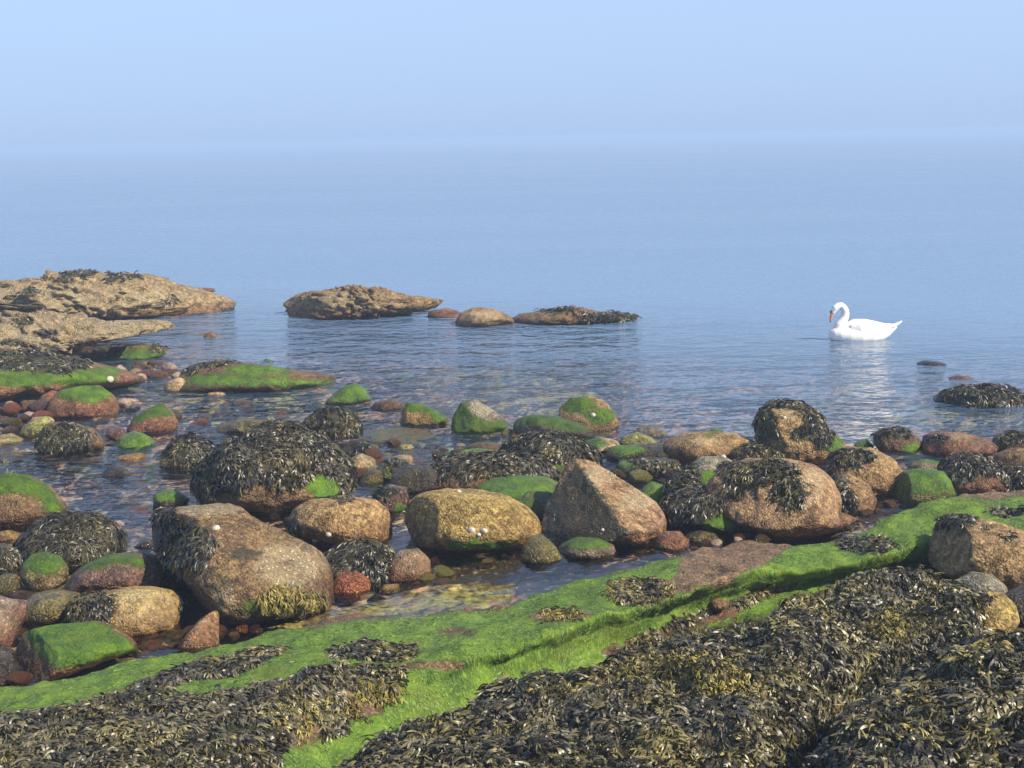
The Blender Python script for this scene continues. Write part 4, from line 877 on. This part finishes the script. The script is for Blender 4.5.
slab('dark weedy slab under the left edge of the stream', [(-40, 462), (0, 452), (40, 458), (60, 470), (20, 474), (-40, 474)], -.08, .08, 'dark', seed=8, weed=[('e', -10, 470, 26, 8)])
slab('dim submerged boulder between open water and the domed boulder', [(690, 410), (740, 400), (790, 398), (800, 404), (740, 412)], -.25, .12, 'brown', seed=9)

# ------------------------------------------------------------------ pebbles
def pebble_mesh(k):
    D, Fc = ico(3); r = np.random.default_rng(k + 100)
    s = np.array([1, r.uniform(.65, .95), r.uniform(.45, .75)])
    V = D * s * (1 + fbm(D * .9 + k * 7.7, 3)[:, None] * .28)
    for _ in range(4):
        n = r.normal(size=3); n /= np.linalg.norm(n); d = V @ n; V = V - np.maximum(d - d.max() * .8, 0)[:, None] * n * .8
    return V, Fc
PM = {}
def pebble_proto(k, mat):
    if (k, mat) not in PM:
        V, Fc = pebble_mesh(k)
        o = mkmesh('pebble', V, Fc, M[mat], True, {'cov': np.zeros((len(V), 3))})
        PM[(k, mat)] = o.data; bpy.data.objects.remove(o)
    return PM[(k, mat)]
WORDS = {'orange': 'orange', 'redbrown': 'red brown', 'white': 'white', 'cream': 'cream', 'grey': 'grey', 'purple': 'dark purple', 'pink': 'pinkish', 'yellow': 'yellow', 'lime': 'lime green', 'dark': 'black', 'tan': 'tan', 'olive': 'olive'}
def scatter(poly, n, mats_, smin, smax, where, group, seed, zup=None):
    r = random.Random(seed); xs = [p[0] for p in poly]; ys = [p[1] for p in poly]; c = 0; tries = 0
    placed = []
    while c < n and tries < n * 60:
        tries += 1
        px = r.uniform(min(xs), max(xs)); py = r.uniform(min(ys), max(ys))
        if inside([poly], np.array([px]), np.array([py]))[0] < .5: continue
        s = smin * (smax / smin) ** (r.random() ** 1.6)
        z = r.uniform(*zup)
        P = at(px, py, z)
        if any((P[0] - q[0]) ** 2 + (P[1] - q[1]) ** 2 < ((s + q[2]) * .75) ** 2 for q in placed): continue
        placed.append((P[0], P[1], s))
        m = r.choice(mats_)
        o = bpy.data.objects.new('pebble', pebble_proto(r.randrange(5), m)); COL.objects.link(o)
        o.location = P; o.scale = (s, s, s); o.rotation_euler = (r.uniform(-.25, .25), r.uniform(-.25, .25), r.uniform(0, 6.3))
        tag(o, f'{WORDS[m]} pebble {where}', 'pebble', group); c += 1
scatter([(100, 380), (112, 370), (150, 363), (176, 368), (180, 378), (140, 382)], 26, ['orange', 'redbrown', 'redbrown', 'white', 'pink', 'cream', 'tan'], .07, .16, 'in the shingle spit beside the wrack strip bank', 'pebbles on the left shingle spit', 1, (-.02, .03))
scatter([(-20, 400), (30, 396), (50, 404), (46, 422), (10, 432), (-20, 430)], 40, ['white', 'grey', 'orange', 'purple', 'cream', 'pink', 'olive'], .07, .18, 'in the shingle at the left edge', 'pebbles at the left edge', 2, (-.02, .05))
scatter([(112, 398), (125, 396), (150, 408), (190, 416), (184, 424), (130, 412)], 12, ['white', 'grey', 'cream', 'purple', 'dark'], .06, .14, 'in the shallows beside the green topped rocks', 'pebbles by the green topped rocks', 3, (-.04, .02))
scatter([(30, 456), (110, 448), (165, 458), (150, 490), (150, 530), (110, 520), (65, 495)], 46, ['redbrown', 'pink', 'orange', 'purple', 'tan', 'cream', 'redbrown', 'olive'], .05, .14, 'under the running water of the stream', 'pebbles under the stream', 4, (-.10, -.045))
scatter([(180, 420), (230, 402), (330, 405), (300, 415), (215, 430), (190, 436)], 22, ['redbrown', 'pink', 'purple', 'orange'], .06, .14, 'under the shallows by the olive hump', 'pebbles under the left shallows', 5, (-.10, -.03))
scatter([(395, 556), (520, 556), (560, 566), (640, 560), (560, 580), (500, 584), (430, 588), (400, 590)], 44, ['redbrown', 'yellow', 'olive', 'purple', 'lime', 'tan', 'redbrown'], .035, .10, 'in the rock pool below the loaf boulder', 'pebbles in the rock pool', 6, (-.07, -.01))
scatter([(640, 548), (700, 540), (770, 534), (850, 528), (860, 520), (790, 538), (700, 550)], 20, ['redbrown', 'tan', 'white', 'olive', 'purple'], .03, .07, 'in the gap between the boulders and the green ledge', 'pebbles behind the green ledge', 7, (-.02, .02))
scatter([(140, 655), (180, 645), (260, 632), (270, 626), (210, 632), (150, 642)], 22, ['redbrown', 'orange', 'purple', 'tan', 'redbrown'], .03, .07, 'in the wet gap under the pink rock', 'pebbles under the pink rock', 8, (-.03, .0))
scatter([(370, 440), (520, 436), (510, 444), (440, 452), (420, 470), (380, 460)], 22, ['redbrown', 'orange', 'olive', 'tan', 'lime'], .05, .12, 'in the shallows before the wedge rock', 'pebbles before the wedge rock', 9, (-.08, -.02))
scatter([(860, 512), (890, 498), (898, 504), (870, 516)], 7, ['purple', 'redbrown', 'tan'], .04, .08, 'in the gap beside the dark green dome', 'pebbles by the dark green dome', 10, (-.04, .0))

scatter([(345, 446), (420, 440), (470, 452), (440, 462), (400, 470), (350, 480)], 26, ['redbrown', 'olive', 'tan', 'olive', 'cream', 'purple'], .05, .13, 'in the channel beside the weedy boulder', 'pebbles in the centre channel', 11, (-.05, .03))
scatter([(600, 440), (670, 436), (690, 470), (660, 500), (612, 480)], 20, ['olive', 'tan', 'dark', 'purple', 'lime'], .05, .12, 'between the boulders right of the pyramid boulder', 'pebbles among the middle boulders', 12, (-.02, .06))
scatter([(-20, 596), (60, 590), (190, 592), (210, 640), (140, 650), (20, 690), (-20, 690)], 34, ['purple', 'redbrown', 'dark', 'olive', 'orange'], .04, .11, 'in the dark gaps between the near left boulders', 'pebbles among the near left boulders', 13, (-.05, .01))
scatter([(190, 440), (220, 430), (330, 436), (350, 470), (370, 500), (280, 530), (200, 520)], 24, ['purple', 'redbrown', 'dark', 'tan'], .05, .12, 'around the foot of the big wrack boulder', 'pebbles round the big wrack boulder', 14, (-.05, .01))

# ------------------------------------------------------------------ limpets
def limpet(px, py, r_, on, label):
    Vw, Fc, VN = ROCKS[on]
    x, y = project(Vw); d = (x - px) ** 2 + (y - py) ** 2
    near = np.argsort(d)[:14]; dist = np.linalg.norm(Vw[near] - [0, 0, CAMH], axis=1)
    near = near[dist < dist.min() + .12]
    i = near[np.argmin(d[near])]
    n = VN[i] if VN is not None else np.array([0, -.5, .8])
    if n[1] > .3: n = -n
    bm = bmesh.new(); k = 22; rr = random.Random(int(px * 7 + py))
    rings = [(1.0, 0), (.93, .16), (.72, .42), (.42, .66), (.15, .78)]; vs = []
    rid = [1 + .07 * math.sin(j * 2.6) + rr.uniform(-.03, .03) for j in range(k)]
    for R, h in rings: vs.append([bm.verts.new((R * rid[j] * math.cos(j / k * 6.2832) + .1 * h, R * rid[j] * .85 * math.sin(j / k * 6.2832), h)) for j in range(k)])
    for a, b in zip(vs, vs[1:]):
        for j in range(k): bm.faces.new((a[j], a[(j + 1) % k], b[(j + 1) % k], b[j]))
    t = bm.verts.new((.1, 0, .8))
    for j in range(k): bm.faces.new((vs[-1][j], vs[-1][(j + 1) % k], t))
    for f in bm.faces: f.smooth = True
    me = bpy.data.meshes.new('limpet'); bm.to_mesh(me); bm.free(); me.materials.append(M['shell'])
    o = bpy.data.objects.new('limpet', me); COL.objects.link(o)
    o.location = Vw[i] - n * r_ * .12; o.scale = (r_,) * 3
    o.rotation_euler = Vector(n).to_track_quat('Z', 'Y').to_euler()
    tag(o, label, 'limpet', 'limpets on the boulders')
t = NT('limpet_shell'); v = t.n('TexCoord').outputs['Object']
c_ = t.mix(t.step(t.noise(v, 5, 4, .6), .4, .65), (0.46, 0.42, 0.35), (0.24, 0.21, 0.16)); p_ = t.n('BsdfPrincipled'); t.l(c_, p_.inputs['Base Color']); p_.inputs['Roughness'].default_value = .6
bp_ = t.n('Bump'); bp_.inputs['Strength'].default_value = .4; t.l(t.noise(v, 9, 3), bp_.inputs['Height']); t.l(bp_.outputs[0], p_.inputs['Normal']); t.l(p_.outputs[0], t.out.inputs[0]); M['shell'] = t.m
LB = 'yellow speckled loaf shaped boulder carrying pale limpets'; TB = 'rounded tan boulder left of the loaf shaped one'
BB = 'biggest brown boulder with mottled barnacled top and weed on its left side'
limpet(471, 530, .030, LB, 'left limpet of the three on the front of the loaf boulder')
limpet(484, 531, .027, LB, 'right limpet of the three on the front of the loaf boulder')
limpet(478, 535, .020, LB, 'smallest limpet between two others on the loaf boulder')
limpet(459, 491, .022, LB, 'single limpet on the top of the loaf boulder')
limpet(315, 540, .028, TB, 'left limpet at the foot of the rounded tan boulder')
limpet(328, 535, .026, TB, 'right limpet at the foot of the rounded tan boulder')
limpet(602, 530, .018, 'pyramid boulder with a shaded left face and sunlit pink right face', 'lone limpet in the shade of the pyramid boulder')
limpet(216, 529, .028, BB, 'white limpet on top of the biggest boulder beside the weed')
limpet(592, 415, .030, 'round olive boulder dotted with barnacles at the water edge', 'white limpet on the round olive boulder')
limpet(724, 456, .03, 'pale grey green rock draped with wrack on both sides', 'large white limpet above the draped grey green rock')
limpet(784, 417, .024, 'tall domed boulder hung with a fan of black wrack', 'small white limpet on the tall domed boulder')
limpet(258, 469, .03, 'big boulder heaped with black wrack and one green face', 'pale limpet on the bare patch of the big wrack boulder')
limpet(109, 380, .05, 'smooth brown green bank with a strip of black wrack at the left edge', 'white limpet on the green bank at left')
limpet(849, 541, .018, 'long low rock ledge under bright green algae crossing the foreground', 'tiny pale limpet on the crest of the green ledge')
limpet(988, 631, .018, 'smooth olive tan boulder half buried by foreground wrack', 'pale limpet on the half buried olive tan boulder')

# ------------------------------------------------------------------ the swan
def swan():
    s = (CAMH / 217.0) * 1.02
    C = at(861, 339, 0.0)
    def smat(name, col, rough, bumpy=0):
        t = NT(name); p = t.n('BsdfPrincipled'); p.inputs['Base Color'].default_value = col + (1,); p.inputs['Roughness'].default_value = rough
        if bumpy:
            v = t.n('TexCoord').outputs['Object']; m = t.n('Mapping'); t.l(v, m.inputs[0]); m.inputs['Scale'].default_value = (6, 20, 20)
            b = t.n('Bump'); b.inputs['Strength'].default_value = bumpy; b.inputs['Distance'].default_value = .01; t.l(t.noise(m.outputs[0], 3, 3), b.inputs['Height']); t.l(b.outputs[0], p.inputs['Normal'])
        t.l(p.outputs[0], t.out.inputs[0]); return t.m
    white = smat('white_feathers', (0.68, 0.66, 0.63), .75, .35)
    orange = smat('orange_bill', (0.62, 0.16, 0.05), .4); black = smat('black_skin', (0.015, 0.013, 0.012), .4)
    root = empty('swan', C); tag(root, 'white swan floating with curved neck and lowered orange bill', 'swan')
    def rings(secs, n=28, cap=True):
        """sections (centre xyz, half width y, half height, tilt about y)"""
        V = []; F = []
        for (c, ry, rz, tl) in secs:
            for j in range(n):
                a = j / n * 2 * math.pi; y = ry * math.cos(a); w = rz * math.sin(a)
                V.append((c[0] - w * math.sin(tl), c[1] + y, c[2] + w * math.cos(tl)))
        for i in range(len(secs) - 1):
            for j in range(n):
                a = i * n + j; b = i * n + (j + 1) % n
                F.append((a, b, b + n, a + n))
        return V, F, n, len(secs)
    def build(name, parts, mat, parent, voxel=None, it=3):
        bm = bmesh.new()
        for V, F, n, m in parts:
            vs = [bm.verts.new(v) for v in V]
            for f in F: bm.faces.new([vs[k] for k in f])
            bm.faces.new(vs[:n][::-1]); bm.faces.new(vs[(m - 1) * n:])
        bmesh.ops.recalc_face_normals(bm, faces=bm.faces)
        for f in bm.faces: f.smooth = True
        me = bpy.data.meshes.new(name); bm.to_mesh(me); bm.free(); me.materials.append(mat)
        o = bpy.data.objects.new(name, me); COL.objects.link(o); o.parent = parent
        if voxel:
            md = o.modifiers.new('r', 'REMESH'); md.mode = 'VOXEL'; md.voxel_size = voxel; md.use_smooth_shade = True
            sm = o.modifiers.new('s', 'SMOOTH'); sm.iterations = it; sm.factor = .5
        return o
    u = s
    body = [((-34.5 * u, 0, 5 * u), .4 * u, .6 * u, 0), ((-33 * u, 0, 5.5 * u), 4 * u, 4.8 * u, 0), ((-30 * u, 0, 5.5 * u), 7 * u, 7.2 * u, 0), ((-24 * u, 0, 5 * u), 10 * u, 9.4 * u, 0), ((-14 * u, 0, 4.5 * u), 12.5 * u, 11.5 * u, 0), ((-2 * u, 0, 4.5 * u), 13.5 * u, 12.8 * u, 0),
            ((10 * u, 0, 4.6 * u), 12.5 * u, 12 * u, 0), ((20 * u, 0, 5.2 * u), 9.5 * u, 9.5 * u, 0), ((28 * u, 0, 7.4 * u), 6 * u, 6 * u, .2), ((34 * u, 0, 10 * u), 3.4 * u, 3 * u, .3), ((38 * u, 0, 12 * u), 1.5 * u, 1.2 * u, .3)]
    path = [(-24, 6, 7.2), (-24, 11, 6.4), (-22.6, 15.5, 5.8), (-20, 19.5, 5.0), (-18, 23.5, 4.4), (-17.2, 27.3, 4.1), (-17.8, 30.6, 3.9), (-19.4, 33.3, 3.6), (-21.6, 35.6, 3.3), (-25, 35.2, 3.5), (-28, 33, 3.5), (-30, 30, 2.9), (-31, 27.2, 2.1)]
    nk = []
    for i, (x, z, r) in enumerate(path):
        a = path[max(i - 1, 0)]; b = path[min(i + 1, len(path) - 1)]
        ang = math.atan2(b[1] - a[1], b[0] - a[0])
        nk.append(((x * u, 0, z * u), r * u * .92, r * u, ang))
    build('body', [rings(body), rings(nk)], white, root, .008, 3)
    for sd in (-1, 1):   # folded wings
        ws = []
        for (x, z, ry, rz) in [(-17, 9, 1.2, 3), (-13, 10, 3, 7), (-4, 11, 4, 9.3), (8, 11.4, 4, 8.6), (18, 11.2, 3.4, 6.3), (26, 11.2, 2.4, 4.2), (33, 12.4, 1.5, 2.4), (38, 14, .6, .8)]:
            ws.append(((x * u, sd * (12 - abs(x + 2) * .24) * u * .72, z * u), ry * u, rz * u, .12))
        build('wing', [rings(ws, 20)], white, root, .010, 3)
    tl = [((28 * u, 0, 10 * u), 5 * u, 2.6 * u, .4), ((35 * u, 0, 13 * u), 4.6 * u, 1.8 * u, .4), ((40 * u, 0, 15.4 * u), 3 * u, 1.0 * u, .4), ((43.5 * u, 0, 17.4 * u), .8 * u, .3 * u, .4)]
    build('tail', [rings(tl, 20)], white, root)
    bl = []
    for (x, z, ry, rz) in [(-30.6, 28.3, 1.6, 1.9), (-31.8, 25.5, 1.45, 1.6), (-32.6, 22.5, 1.3, 1.2), (-33.0, 20.4, 1.15, .85), (-33.1, 19.0, .5, .35)]:
        bl.append(((x * u, 0, z * u), ry * u, rz * u, math.radians(-105)))
    bill = build('bill', [rings(bl, 16)], orange, root)
    D, Fc = ico(3)
    def ball(name, c, r, parent, mat): return mkmesh(name, D * np.array(r) * u + np.array(c) * u, Fc, mat, True, None, parent)
    ball('bill_knob', (-31.9, 0, 29.2), (1.7, 1.5, 2.0), bill, black)
    ball('bill_tip', (-33.1, 0, 19.3), (.7, .8, .8), bill, black)
    for sd in (-1, 1): ball('eye', (-29.2, sd * 2.9, 32.0), (.6, .35, .6), root, black)
    root.rotation_euler = (0, 0, .10)
swan()
